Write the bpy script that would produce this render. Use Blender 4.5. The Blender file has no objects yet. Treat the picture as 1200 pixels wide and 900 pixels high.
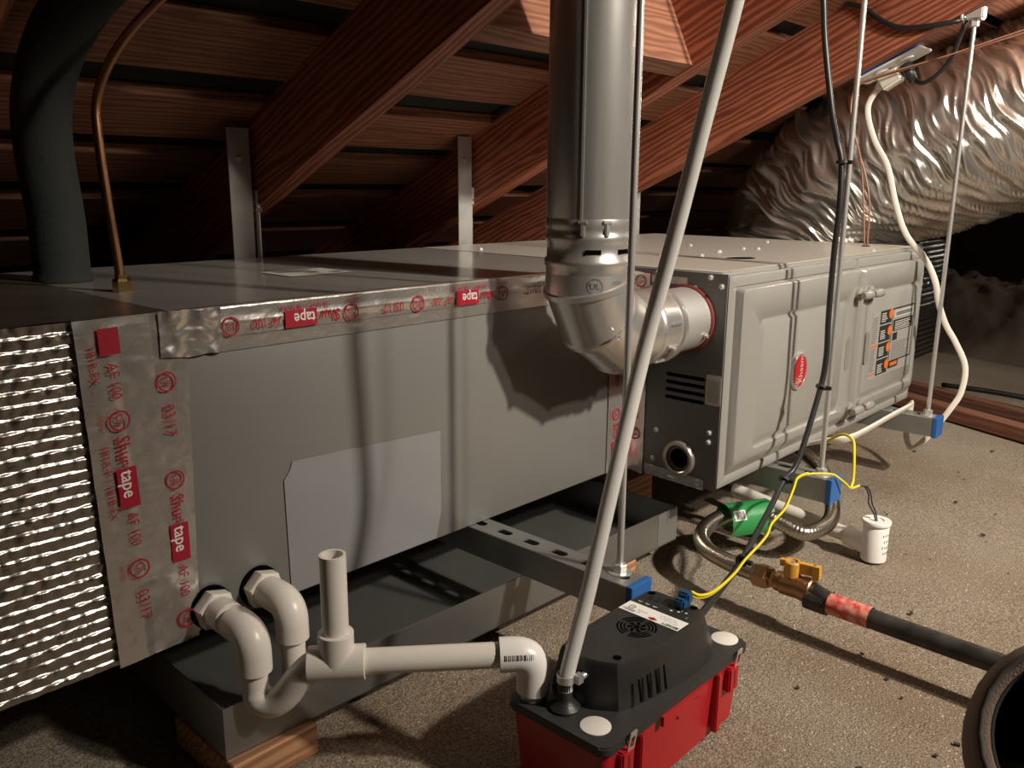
import bpy, bmesh, math, random
from mathutils import Vector, Matrix, noise
random.seed(7)
C = bpy.context.scene.collection
D = bpy.data
PI = math.pi

# ------------------------------------------------------------------ camera, world, lights, exposure
sc = bpy.context.scene
cam = D.objects.new('camera', D.cameras.new('camera')); C.objects.link(cam)
cam.location = (-1.1725, -.8268, .6241)
yaw, pitch, roll = .75, -.2264, .0069
fw = Vector((math.cos(yaw)*math.cos(pitch), math.sin(yaw)*math.cos(pitch), math.sin(pitch)))
rt = Vector((math.sin(yaw), -math.cos(yaw), 0)); up = rt.cross(fw)
rt2 = math.cos(roll)*rt + math.sin(roll)*up; up2 = -math.sin(roll)*rt + math.cos(roll)*up
m = Matrix((rt2, up2, -fw)).transposed().to_4x4(); m.translation = cam.location
cam.matrix_world = m
cam.data.sensor_fit = 'HORIZONTAL'; cam.data.sensor_width = 36; cam.data.lens = 36*1005.35/1200
cam.data.clip_start = .02; cam.data.clip_end = 60
sc.camera = cam
w = D.worlds.new('world'); sc.world = w; w.use_nodes = True
w.node_tree.nodes['Background'].inputs[0].default_value = (.9, .85, .8, 1)
w.node_tree.nodes['Background'].inputs[1].default_value = .004
def lamp(name, loc, power, size, col):
    l = D.lights.new(name, 'POINT'); l.energy = power; l.shadow_soft_size = size; l.color = col
    o = D.objects.new(name, l); C.objects.link(o); o.location = loc; return o
def spot(name, loc, aim, power, size, col, cone):
    l = D.lights.new(name, 'SPOT'); l.energy = power; l.shadow_soft_size = size; l.color = col; l.spot_size = math.radians(cone); l.spot_blend = 1
    o = D.objects.new(name, l); C.objects.link(o); o.location = loc
    o.rotation_euler = (Vector(aim)-Vector(loc)).to_track_quat('-Z', 'Y').to_euler(); return o
WARM = (1, .91, .79)
spot('clamp_lamp', (.07, -1.90, 1.67), (.60, -.20, .34), 205, .048, WARM, 92)
spot('clamp_lamp', (-.10, -1.90, 1.42), (.50, -.20, .34), 36, .05, WARM, 96)
lamp('side_bulb', (1.30, -.52, 1.00), 5, .02, WARM)
lamp('mound_fill', (4.15, -.75, .8), 4, .03, WARM)  # added fill light, no fixture behind it: brightens the far insulation mound
vs = sc.view_settings
vs.view_transform = 'Standard'; vs.look = 'None'; vs.gamma = 1; vs.use_curve_mapping = False
vs.exposure = .42

# ------------------------------------------------------------------ materials
MATS = {}
def mat(name, col, rough=.5, metal=0, var=None, bump=None, spec=.5, trans=0, aniso=None, coat=0):
    """var = (colour, scale, contrast, stretch): patchy second colour; bump = list of (scale, strength, stretch)"""
    if name in MATS: return MATS[name]
    M = D.materials.new(name); M.use_nodes = True; MATS[name] = M
    nt = M.node_tree; N = nt.nodes; L = nt.links
    b = N['Principled BSDF']
    b.inputs['Base Color'].default_value = (*col, 1); b.inputs['Roughness'].default_value = rough
    b.inputs['Metallic'].default_value = metal; b.inputs['Specular IOR Level'].default_value = spec
    b.inputs['Transmission Weight'].default_value = trans; b.inputs['Coat Weight'].default_value = coat
    tc = N.new('ShaderNodeTexCoord')
    def nz(scale, stretch=(1, 1, 1), det=4):
        mp = N.new('ShaderNodeMapping'); mp.inputs['Scale'].default_value = stretch
        L.new(tc.outputs['Object'], mp.inputs['Vector'])
        t = N.new('ShaderNodeTexNoise'); t.inputs['Scale'].default_value = scale; t.inputs['Detail'].default_value = det
        L.new(mp.outputs[0], t.inputs['Vector']); return t
    if var:
        c2, s, con, st = var
        t = nz(s, st); r = N.new('ShaderNodeValToRGB')
        r.color_ramp.elements[0].position = .5-con; r.color_ramp.elements[1].position = .5+con
        r.color_ramp.elements[0].color = (*col, 1); r.color_ramp.elements[1].color = (*c2, 1)
        L.new(t.outputs['Fac'], r.inputs[0]); L.new(r.outputs[0], b.inputs['Base Color'])
    if bump:
        prev = None
        for s, k, st in bump:
            t = nz(s, st, 3); bn = N.new('ShaderNodeBump'); bn.inputs['Strength'].default_value = k; bn.inputs['Distance'].default_value = .002
            L.new(t.outputs['Fac'], bn.inputs['Height'])
            if prev: L.new(prev.outputs[0], bn.inputs['Normal'])
            prev = bn
        L.new(prev.outputs[0], b.inputs['Normal'])
    return M

def wood(name, ca, cb, axis, rough=.75):
    """long grain along local axis (0=x, 1=y)"""
    M = D.materials.new(name); M.use_nodes = True; MATS[name] = M
    nt = M.node_tree; N = nt.nodes; L = nt.links; b = N['Principled BSDF']
    tc = N.new('ShaderNodeTexCoord'); oi = N.new('ShaderNodeObjectInfo')
    ad = N.new('ShaderNodeVectorMath'); ad.operation = 'ADD'
    mu = N.new('ShaderNodeVectorMath'); mu.operation = 'SCALE'; mu.inputs['Scale'].default_value = 3.7
    cx = N.new('ShaderNodeCombineXYZ')
    for i in range(3): L.new(oi.outputs['Random'], cx.inputs[i])
    L.new(cx.outputs[0], mu.inputs[0]); L.new(tc.outputs['Object'], ad.inputs[0]); L.new(mu.outputs[0], ad.inputs[1])
    mp = N.new('ShaderNodeMapping'); s = [9, 9, 9]; s[axis] = 1.1; mp.inputs['Scale'].default_value = s
    L.new(ad.outputs[0], mp.inputs[0])
    wv = N.new('ShaderNodeTexWave'); wv.wave_type = 'RINGS'; wv.rings_direction = 'XYZ'[axis]
    wv.inputs['Scale'].default_value = 3.8; wv.inputs['Distortion'].default_value = 10; wv.inputs['Detail'].default_value = 3; wv.inputs['Detail Scale'].default_value = .8
    L.new(mp.outputs[0], wv.inputs[0])
    n2 = N.new('ShaderNodeTexNoise'); n2.inputs['Scale'].default_value = 14; n2.inputs['Detail'].default_value = 6; L.new(mp.outputs[0], n2.inputs['Vector'])
    mx = N.new('ShaderNodeMath'); mx.operation = 'MULTIPLY'; L.new(wv.outputs['Fac'], mx.inputs[0]); L.new(n2.outputs['Fac'], mx.inputs[1])
    r = N.new('ShaderNodeValToRGB'); r.color_ramp.elements[0].position = .05; r.color_ramp.elements[1].position = .5
    r.color_ramp.elements[0].color = (*ca, 1); r.color_ramp.elements[1].color = (*cb, 1)
    L.new(mx.outputs[0], r.inputs[0])
    hs = N.new('ShaderNodeHueSaturation'); mr = N.new('ShaderNodeMapRange'); mr.inputs[3].default_value = .8; mr.inputs[4].default_value = 1.15
    L.new(oi.outputs['Random'], mr.inputs[0]); L.new(mr.outputs[0], hs.inputs['Value']); L.new(r.outputs[0], hs.inputs['Color'])
    L.new(hs.outputs[0], b.inputs['Base Color'])
    bn = N.new('ShaderNodeBump'); bn.inputs['Strength'].default_value = .12; bn.inputs['Distance'].default_value = .001
    L.new(mx.outputs[0], bn.inputs['Height']); L.new(bn.outputs[0], b.inputs['Normal'])
    b.inputs['Roughness'].default_value = rough
    return M

one = (1, 1, 1)
M_raft = wood('rafter_wood', (.22, .056, .026), (.50, .165, .088), 1, .6)
M_board = wood('sheathing_wood', (.22, .085, .046), (.38, .165, .092), 0, .7)
M_block = wood('block_wood', (.36, .16, .075), (.58, .31, .16), 0, .7)
M_timber = wood('timber_wood', (.16, .06, .035), (.25, .105, .06), 1, .8)
M_felt = mat('roof_felt', (.02, .018, .016), .95, bump=[(60, .3, one)])
M_floor = None
M_dark = mat('attic_wall', (.05, .04, .03), .9, bump=[(30, .4, one)])
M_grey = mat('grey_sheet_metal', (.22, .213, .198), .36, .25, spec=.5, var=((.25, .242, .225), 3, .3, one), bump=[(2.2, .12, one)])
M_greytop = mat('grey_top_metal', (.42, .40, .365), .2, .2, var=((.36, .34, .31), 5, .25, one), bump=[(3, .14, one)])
M_panel = mat('dark_end_panel', (.145, .139, .13), .42, .2, bump=[(140, .05, one)])
M_door = mat('door_paint', (.305, .295, .268), .3, .15, bump=[(300, .03, one)])
M_film = mat('protective_film', (.27, .27, .272), .22, .1, bump=[(4, .25, one)])
M_galv = mat('galvanised_steel', (.66, .65, .62), .36, .6, var=((.54, .53, .5), 28, .2, one), bump=[(40, .06, one)])
M_strut = mat('strut_steel', (.42, .42, .40), .42, .75, var=((.33, .33, .31), 16, .25, one), bump=[(90, .06, one)])
M_flue = mat('flue_metal', (.80, .78, .74), .29, .8, var=((.64, .62, .58), 22, .22, (1, 1, .25)), bump=[(9, .12, (1, 1, .3))])
M_pan = mat('pan_metal', (.36, .36, .34), .34, .8, var=((.27, .27, .255), 9, .25, one), bump=[(30, .05, one)])
M_foil = mat('foil', (.80, .78, .74), .26, 1, bump=[(30, .35, one), (90, .2, one)])
M_bubble = mat('bubble_foil', (.66, .63, .58), .31, 1, bump=[(150, .25, one)])
M_tape = mat('foil_tape_metal', (.76, .72, .67), .27, .85, bump=[(26, .5, one), (90, .28, one)])
M_duct = mat('flex_duct_foil', (.74, .70, .64), .28, .9, bump=[(60, .15, one)])
M_red = mat('red_ink', (.36, .010, .028), .45)
M_white = mat('white_ink', (.75, .72, .68), .5)
M_black = mat('black_ink', (.018, .018, .018), .5)
M_paper = mat('label_paper', (.62, .59, .53), .5)
M_brightpaper = mat('bright_label', (.85, .84, .80), .45)
M_pvc = mat('white_pvc', (.78, .735, .66), .33, bump=[(200, .02, one)])
M_pvcw = mat('bright_pvc', (.84, .81, .77), .3)
M_redplastic = mat('red_plastic', (.43, .014, .018), .36, bump=[(500, .08, one)])
M_blackplastic = mat('black_plastic', (.025, .024, .022), .4, bump=[(600, .22, one)])
M_lid = mat('lid_plastic', (.035, .033, .031), .5, bump=[(600, .22, one)])
M_hole = mat('dark_void', (.003, .003, .003), .9, spec=0)
M_blue = mat('blue_plastic', (.022, .115, .36), .4)
M_bluecap = mat('blue_connector', (.015, .075, .17), .3)
M_yellow = mat('yellow_wire', (.75, .62, .03), .4)
M_rubber = mat('black_cable', (.02, .02, .02), .38)
M_foam = mat('black_foam', (.020, .024, .021), .85, bump=[(220, .3, one)])
M_copper = mat('copper', (.40, .21, .11), .38, 1, var=((.25, .12, .06), 16, .25, one))
M_brass = mat('brass', (.72, .52, .22), .25, 1)
M_dullbrass = mat('dull_brass', (.40, .23, .13), .4, 1, bump=[(120, .2, one)])
M_steel = mat('stainless_hose', (.50, .46, .39), .3, 1)
M_zinc = mat('zinc', (.70, .69, .66), .3, .7, bump=[(60, .1, one)])
M_gas = mat('black_iron', (.028, .026, .024), .42, .3, var=((.07, .062, .055), 40, .15, one), bump=[(180, .2, one)])
M_amber = mat('amber_plastic', (.62, .32, .05), .35)
M_green = mat('green_tag', (.03, .26, .07), .4)
M_hose = mat('clear_vinyl', (.97, .95, .90), .18, trans=.38)
M_cap = mat('milky_cap', (.80, .76, .70), .35)
M_cord = mat('white_cord', (.76, .71, .62), .45)
M_plate = mat('white_plate', (.80, .78, .74), .35)
M_bag = mat('bag_fabric', (.20, .15, .108), .9, bump=[(500, .5, one)])
M_bagin = mat('bag_lining', (.012, .012, .011), .9)
M_redsil = mat('red_silicone', (.16, .022, .014), .7)
M_label = mat('red_label', (.55, .05, .045), .45, var=((.75, .32, .24), 90, .12, one))
M_orange = mat('orange_ink', (.60, .14, .03), .5)
M_greyink = mat('grey_ink', (.16, .15, .14), .5)
M_dim = mat('faint_ink', (.30, .31, .28), .5)
M_wire = mat('brown_wire', (.36, .17, .11), .4)
M_insul = mat('loose_insulation', (.36, .29, .23), .95, bump=[(40, .8, one)])
M_badge = mat('badge_red', (.45, .012, .015), .22, coat=.6)

def floor_mat():
    M = D.materials.new('dusty_floor'); M.use_nodes = True
    N = M.node_tree.nodes; L = M.node_tree.links; b = N['Principled BSDF']; b.inputs['Roughness'].default_value = .93
    b.inputs['Specular IOR Level'].default_value = .2
    tc = N.new('ShaderNodeTexCoord')
    def nz(s, d, det=3):
        t = N.new('ShaderNodeTexNoise'); t.inputs['Scale'].default_value = s; t.inputs['Detail'].default_value = det; L.new(tc.outputs['Object'], t.inputs['Vector']); return t
    big = nz(2.6, 4, 5); mid = nz(80, 3); fine = nz(400, 2, 2); sp = nz(260, 2, 1)
    r1 = N.new('ShaderNodeValToRGB'); r1.color_ramp.elements[0].position = .35; r1.color_ramp.elements[1].position = .65
    r1.color_ramp.elements[0].color = (.25, .19, .135, 1); r1.color_ramp.elements[1].color = (.33, .285, .225, 1)
    L.new(big.outputs['Fac'], r1.inputs[0])
    r2 = N.new('ShaderNodeValToRGB'); r2.color_ramp.elements[0].position = .36; r2.color_ramp.elements[1].position = .66
    r2.color_ramp.elements[0].color = (.5, .5, .5, 1); r2.color_ramp.elements[1].color = (1.25, 1.22, 1.18, 1)
    L.new(fine.outputs['Fac'], r2.inputs[0])
    mm = N.new('ShaderNodeMix'); mm.data_type = 'RGBA'; mm.blend_type = 'MULTIPLY'; mm.inputs[0].default_value = 1
    L.new(r1.outputs[0], mm.inputs[6]); L.new(r2.outputs[0], mm.inputs[7])
    r3 = N.new('ShaderNodeValToRGB'); r3.color_ramp.elements[0].position = .68; r3.color_ramp.elements[1].position = .74
    r3.color_ramp.elements[0].color = (0, 0, 0, 1); r3.color_ramp.elements[1].color = (1, 1, 1, 1)
    L.new(sp.outputs['Fac'], r3.inputs[0])
    m2 = N.new('ShaderNodeMix'); m2.data_type = 'RGBA'; m2.inputs[7].default_value = (.6, .52, .42, 1)
    L.new(r3.outputs[0], m2.inputs[0]); L.new(mm.outputs[2], m2.inputs[6])
    L.new(m2.outputs[2], b.inputs['Base Color'])
    ad = N.new('ShaderNodeMath'); ad.operation = 'ADD'; L.new(mid.outputs['Fac'], ad.inputs[0]); L.new(fine.outputs['Fac'], ad.inputs[1])
    bn = N.new('ShaderNodeBump'); bn.inputs['Strength'].default_value = .75; bn.inputs['Distance'].default_value = .003
    L.new(ad.outputs[0], bn.inputs['Height']); L.new(bn.outputs[0], b.inputs['Normal'])
    return M
M_floor = floor_mat()

# ------------------------------------------------------------------ geometry helpers
def obj(name, bm, material, parent=None, smooth=False, angle=None):
    me = D.meshes.new(name)
    if angle is not None:
        bm.normal_update()
        for f in bm.faces: f.smooth = True
        for e in bm.edges:
            e.smooth = not (len(e.link_faces) != 2 or e.calc_face_angle(0) > math.radians(angle))
    elif smooth:
        for f in bm.faces: f.smooth = True
    bm.to_mesh(me); bm.free()
    me.materials.append(material)
    STUFFY = any(k in name for k in ('lettering', 'print', 'barcode', 'bars', 'symbol', 'punch', 'screw_hole', 'recess', 'fan_grille', 'side_vent', 'embossed', 'panel_screw', 'cable_tie', 'switch_lead'))
    o = D.objects.new(name, me); C.objects.link(o)
    if STUFFY: o['kind'] = 'stuff'
    if parent: attach(o, parent)
    return o
def attach(o, parent):
    o.parent = parent
    bpy.context.view_layer.update() if False else None
    o.matrix_parent_inverse = PINV.get(parent.name, Matrix())
PINV = {}
def thing(name, label, cat, loc, group=None):
    o = D.objects.new(name, None); C.objects.link(o); o.location = loc; o.empty_display_size = .05
    o['label'] = label; o['category'] = cat
    if group: o['group'] = group
    PINV[o.name] = Matrix.Translation(-Vector(loc))
    return o
def tag(o, label, cat, group=None):
    o['label'] = label; o['category'] = cat
    if group: o['group'] = group
    return o
def BM(): return bmesh.new()
def basis(origin, u, v):
    """matrix whose x axis is u, y axis v, z axis u x v"""
    u = Vector(u).normalized(); v = Vector(v).normalized(); n = u.cross(v).normalized(); v = n.cross(u)
    mm = Matrix((u, v, n)).transposed().to_4x4(); mm.translation = Vector(origin); return mm
def box(bm, a, b, mx=None):
    x0, y0, z0 = a; x1, y1, z1 = b
    vs_ = [bm.verts.new(mx @ Vector(p) if mx else p) for p in ((x0,y0,z0),(x1,y0,z0),(x1,y1,z0),(x0,y1,z0),(x0,y0,z1),(x1,y0,z1),(x1,y1,z1),(x0,y1,z1))]
    for f in ((0,3,2,1),(4,5,6,7),(0,1,5,4),(1,2,6,5),(2,3,7,6),(3,0,4,7)): bm.faces.new([vs_[i] for i in f])
    return bm
def bbox(a, b, r=.002, seg=2, mx=None):
    bm = box(BM(), a, b, mx)
    bmesh.ops.bevel(bm, geom=bm.edges[:], offset=r, segments=seg, affect='EDGES', profile=.5)
    return bm
def spline(pts, n=8):
    pts = [Vector(p) for p in pts]; out = []
    P_ = [2*pts[0]-pts[1]] + pts + [2*pts[-1]-pts[-2]]
    for i in range(1, len(P_)-2):
        a, b, c, d = P_[i-1:i+3]
        for k in range(n):
            t = k/n
            out.append(.5*((2*b) + (c-a)*t + (2*a-5*b+4*c-d)*t*t + (3*b-a-3*c+d)*t**3))
    out.append(pts[-1]); return out
def frames(pts):
    T = []
    for i in range(len(pts)):
        a = pts[max(i-1, 0)]; b = pts[min(i+1, len(pts)-1)]; T.append((b-a).normalized())
    n = T[0].orthogonal().normalized(); R = []
    for i, t in enumerate(T):
        n = (n - t*n.dot(t)).normalized(); R.append((t, n, t.cross(n)))
    return R
def tube(bm, pts, r, n=12, caps=True, flat=None):
    """flat=(w,h, updir): rectangular-ish strip instead of round"""
    pts = [Vector(p) for p in pts]; R = frames(pts); rings = []
    for i, p in enumerate(pts):
        rr = r[i] if isinstance(r, (list, tuple)) else r
        t, a, b = R[i]
        if flat:
            b = t.cross(Vector(flat[2])).normalized(); a = b.cross(t)
            ring = [bm.verts.new(p + b*(flat[0]*.5*math.copysign(abs(math.cos(k))**.5, math.cos(k))) + a*(flat[1]*.5*math.sin(k))) for k in [2*PI*j/n for j in range(n)]]
        else:
            ring = [bm.verts.new(p + (a*math.cos(2*PI*k/n) + b*math.sin(2*PI*k/n))*rr) for k in range(n)]
        rings.append(ring)
    for q in range(len(rings)-1):
        for k in range(n):
            bm.faces.new((rings[q][k], rings[q][(k+1) % n], rings[q+1][(k+1) % n], rings[q+1][k]))
    if caps:
        bm.faces.new(rings[0][::-1]); bm.faces.new(rings[-1])
    return bm
def lathe(bm, prof, origin, axis, n=24, capped=True):
    """prof = [(radius, height along axis)]"""
    ax = Vector(axis).normalized(); a = ax.orthogonal().normalized(); b = ax.cross(a); o = Vector(origin); rings = []
    for r, h in prof:
        if r < 1e-6: rings.append([bm.verts.new(o+ax*h)])
        else: rings.append([bm.verts.new(o + ax*h + (a*math.cos(2*PI*k/n)+b*math.sin(2*PI*k/n))*r) for k in range(n)])
    for A, B in zip(rings, rings[1:]):
        if len(A) == 1 and len(B) == 1: continue
        for k in range(n):
            k2 = (k+1) % n
            if len(A) == 1: bm.faces.new((A[0], B[k2], B[k]))
            elif len(B) == 1: bm.faces.new((A[k], A[k2], B[0]))
            else: bm.faces.new((A[k], A[k2], B[k2], B[k]))
    if capped:
        if len(rings[0]) > 1: bm.faces.new(rings[0][::-1])
        if len(rings[-1]) > 1: bm.faces.new(rings[-1])
    return bm
def prism(bm, poly, h, mx):
    """poly = [(x,y)] in the plane of mx, extruded by h along its z"""
    a = [bm.verts.new(mx @ Vector((x, y, 0))) for x, y in poly]; b = [bm.verts.new(mx @ Vector((x, y, h))) for x, y in poly]
    n = len(poly)
    bm.faces.new(a[::-1]); bm.faces.new(b)
    for i in range(n): bm.faces.new((a[i], a[(i+1) % n], b[(i+1) % n], b[i]))
    return bm
def rrect(x0, x1, y0, y1, r, n=4):
    out = []
    for cx, cy, a0 in ((x1-r, y1-r, 0), (x0+r, y1-r, 90), (x0+r, y0+r, 180), (x1-r, y0+r, 270)):
        for k in range(n+1):
            a = math.radians(a0 + 90*k/n); out.append((cx+r*math.cos(a), cy+r*math.sin(a)))
    return out
def circ(cx, cy, r, n=24, ry=None): return [(cx+r*math.cos(2*PI*k/n), cy+(ry or r)*math.sin(2*PI*k/n)) for k in range(n)]
def add_curve_mesh(bm, cu, mx):
    ob = D.objects.new('tmp', cu); C.objects.link(ob)
    dg = bpy.context.evaluated_depsgraph_get(); me = D.meshes.new_from_object(ob.evaluated_get(dg))
    me.transform(mx); bm.from_mesh(me)
    D.objects.remove(ob); D.curves.remove(cu); D.meshes.remove(me)
    return bm
def plate(bm, outlines, h, mx, bevel=0):
    """flat plate with holes: outlines[0] is the rim, the others are cut out of it"""
    cu = D.curves.new('tmp', 'CURVE'); cu.dimensions = '2D'; cu.fill_mode = 'BOTH'; cu.extrude = h/2; cu.bevel_depth = bevel
    for ol in outlines:
        s = cu.splines.new('POLY'); s.points.add(len(ol)-1); s.use_cyclic_u = True
        for p, (x, y) in zip(s.points, ol): p.co = (x, y, 0, 1)
    return add_curve_mesh(bm, cu, mx @ Matrix.Translation((0, 0, h/2)))
def text(bm, s, size, mx, align='LEFT', wide=1, bold=.0):
    cu = D.curves.new('tmp', 'FONT'); cu.body = s; cu.size = size; cu.align_x = align; cu.align_y = 'CENTER'
    cu.resolution_u = 2; cu.offset = bold*size
    return add_curve_mesh(bm, cu, mx @ Matrix.Diagonal((wide, 1, 1, 1)))
def rect(bm, x0, x1, y0, y1, mx):
    bm.faces.new([bm.verts.new(mx @ Vector(p)) for p in ((x0, y0, 0), (x1, y0, 0), (x1, y1, 0), (x0, y1, 0))]); return bm
def strokes(bm, wd, h, mx, seed=1):
    """a line of print too small to read in the photograph: irregular letter-sized strokes"""
    rr = random.Random(seed); x = 0
    while x < wd:
        a = h*rr.uniform(.3, .6)
        if rr.random() > .16: rect(bm, x, x+h*.14, -h*.35, h*.35, mx); rect(bm, x, x+a*.8, *((-.35*h, -.2*h) if rr.random() > .5 else (.15*h, .3*h)), mx)
        x += a+h*.25
    return bm
def screw(bm, p, axis, r=.0045):
    lathe(bm, [(r*1.25, 0), (r*1.25, r*.3), (r*.85, r*.35), (r*.8, r*1.0), (r*.5, r*1.05), (r*.45, r*.7), (0, r*.7)], p, axis, 6); return bm
def hexnut(bm, p, axis, r, h, hole=0):
    lathe(bm, [(r*.9, 0), (r, h*.1), (r, h*.9), (r*.9, h)], p, axis, 6); return bm
def dup(root, dx, label=None):
    r = root.copy(); C.objects.link(r); r.location = Vector(root.location)+Vector(dx)
    if label: r['label'] = label
    for ch in list(root.children):
        c = ch.copy(); C.objects.link(c); c.parent = r
        for g in ch.children:
            d = g.copy(); C.objects.link(d); d.parent = c
    return r
def sheet(bm, nx, ny, fn):
    V_ = [[bm.verts.new(fn(i/nx, j/ny)) for i in range(nx+1)] for j in range(ny+1)]
    for j in range(ny):
        for i in range(nx): bm.faces.new((V_[j][i], V_[j][i+1], V_[j+1][i+1], V_[j+1][i]))
    return bm
def nz3(p, s): return noise.noise(Vector(p)*s)

# ------------------------------------------------------------------ setting
bm = BM()
def floor_pt(u, v):
    x = -4+u*5.28; y = -2.7+v*4.9
    x -= 0 if u < 1 else 0
    z = .0025*nz3((x, y, 0), 3)+.0012*nz3((x, y, 3), 11)
    return (x, y, z-.003)
# the deck stops along the timber on the right
def deck(bm, x0, x1, skew0, skew1, nx, ny, z=0):
    def fn(u, v):
        y = -2.7+v*4.9; a = x0+skew0*(y+.15); b = x1+skew1*(y+.15); x = a+(b-a)*u
        return (x, y, z+.0025*nz3((x, y, 0), 3)+.0012*nz3((x, y, 3), 11)-.0035)
    sheet(bm, nx, ny, fn)
    return bm
bm = deck(BM(), -4, 1.32, 0, .45, 70, 60)
fl = obj('floor', bm, M_floor, smooth=True); fl['kind'] = 'structure'
bm = deck(BM(), 1.63, 2.30, .45, .3, 16, 40)
deck(bm, 1.2, 6, .45, 0, 2, 2, -.28)
f2 = obj('floor', bm, M_floor, smooth=True); f2['kind'] = 'structure'
SL = .4536; CA = math.cos(math.atan(SL)); SA = math.sin(math.atan(SL))
ZB, ZT = .841, .992          # underside and top of the rafters at y = 0
def roofm(x, y, z0): # frame on the roof slope: x along the ridge, y down-slope
    return basis((x, y, z0-SL*y), (1, 0, 0), (0, CA, -SA))
mxr = roofm(0, 0, ZT+.024)
ce = obj('ceiling', box(BM(), (-4, -3, 0), (6, 2.6, .02), mxr), M_felt); ce['kind'] = 'structure'
def clip_x(i): return (-.897, -.350, .203, .711, 2.35, -1.44)[i]
rf = box(BM(), (0, -2.9, 0), (.038, 2.5, .1375))
rf0 = None
for i in range(6):
    if rf0 is None:
        rf0 = obj('rafter', rf, M_raft)
        r = rf0
    else:
        r = rf0.copy(); C.objects.link(r)
    r.matrix_world = basis((clip_x(i), 0, ZB), (1, 0, 0), (0, CA, -SA)); r.parent = ce
# skip sheathing boards (measured gaps, in y on the roof plane)
edges_ = []
gaps = [(.062, .112), (.262, .326), (.450, .518), (.640, .700), (.805, .872), (1.0, 1.055), (1.19, 1.25)]
lo = -.105
bd = []
for g0, g1 in gaps: bd.append((lo, g0)); lo = g1
bd.append((lo, 1.40)); y = -.13
while y > -2.4: bd.append((y-.155, y)); y -= .185
for k, (a, b) in enumerate(sorted(bd)):
    L_ = (b-a)/CA
    o = obj('sheathing_board', box(BM(), (-3.2, 0, 0), (5, L_, .019), ), M_board)
    o.matrix_world = basis((0, a, ZT-SL*a), (1, 0, 0), (0, CA, -SA)); o.parent = ce
# blocking between two rafters, behind the flue
o = obj('blocking_board', box(BM(), (-.312, 0, .004), (.2025, .038, .1365)), M_board)
o.matrix_world = basis((0, .026, ZB-SL*.026), (1, 0, 0), (0, CA, -SA)); o.parent = ce
for nm, a, b in (('wall_left', (-4.05, -2.8, -.3), (-4, 2.4, 2.3)), ('wall_right', (6, -2.8, -.3), (6.05, 2.4, 2.3)), ('wall_back', (-4, -2.75, -.3), (6, -2.7, 2.3)), ('wall_front', (-4, 2.1, -.3), (6, 2.15, .2))):
    o = obj(nm, box(BM(), a, b), M_dark); o['kind'] = 'structure'

# timber at the edge of the floor deck, and another beyond the gap
def timber(x, y, label, L0, h, wd, ang, z=0):
    mx_ = Matrix.Translation((x, y, z)) @ Matrix.Rotation(ang, 4, 'Z')
    bm = bbox((0, -L0, 0), (wd, L0, h), .002, 1)
    o = obj('timber', bm, M_timber); o.matrix_world = mx_
    return tag(o, label, 'timber')
timber(1.325, -.15, 'reddish timber lying along the edge of the gritty floor, at the right', .85, .038, .045, -.42)
timber(1.60, -.15, 'low timber beyond the dark gap in the floor, behind the reddish one', .85, .03, .04, -.42, -.02)
bm = BM(); tube(bm, spline([(1.69, -.02, .022), (1.655, -.18, .03), (1.59, -.35, .034), (1.47, -.62, .022)], 6), .008, 8)
tag(obj('cable', bm, M_rubber, smooth=True), 'black cable lying along the timber beyond the gap in the floor', 'cable')
bm = BM()
def ins(u, v):
    x = 3.75+u*1.9; y = -2.2+v*3.7
    e = math.sin(PI*min(1, max(0, u*1.3)))
    return (x, y, -.28+.42*e+.10*nz3((x, y, 0), 3)*e+.05*nz3((x, y, 1), 9)*e+.03*nz3((x, y, 2), 24)*e)
sheet(bm, 90, 170, ins)
o = obj('insulation', bm, M_insul, smooth=True); tag(o, 'mound of loose brown insulation in the far dark, right', 'insulation'); o['kind'] = 'stuff'
bm = BM()
for u in range(70):
    x = random.uniform(-.6, 1.2); y = random.uniform(-.75, -.15); r = random.choice((.0012, .0018, .0025, .0035))
    a = random.random()*6
    box(bm, (-r, -r*.6, -.001), (r, r*.6, r*.5), Matrix.Translation((x, y, .0)) @ Matrix.Rotation(a, 4, 'Z'))
o = obj('debris', bm, mat('debris', (.05, .04, .03), .9)); tag(o, 'tiny dark crumbs scattered over the floor', 'debris'); o['kind'] = 'stuff'

# ------------------------------------------------------------------ main units: common numbers
ZB0, ZT0 = .15, .4985
YF, YB = -.1814, .533
XJ, XF = 0, .864
XC = -.80                                        # coil cabinet's near end

TK = 1.29
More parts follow.
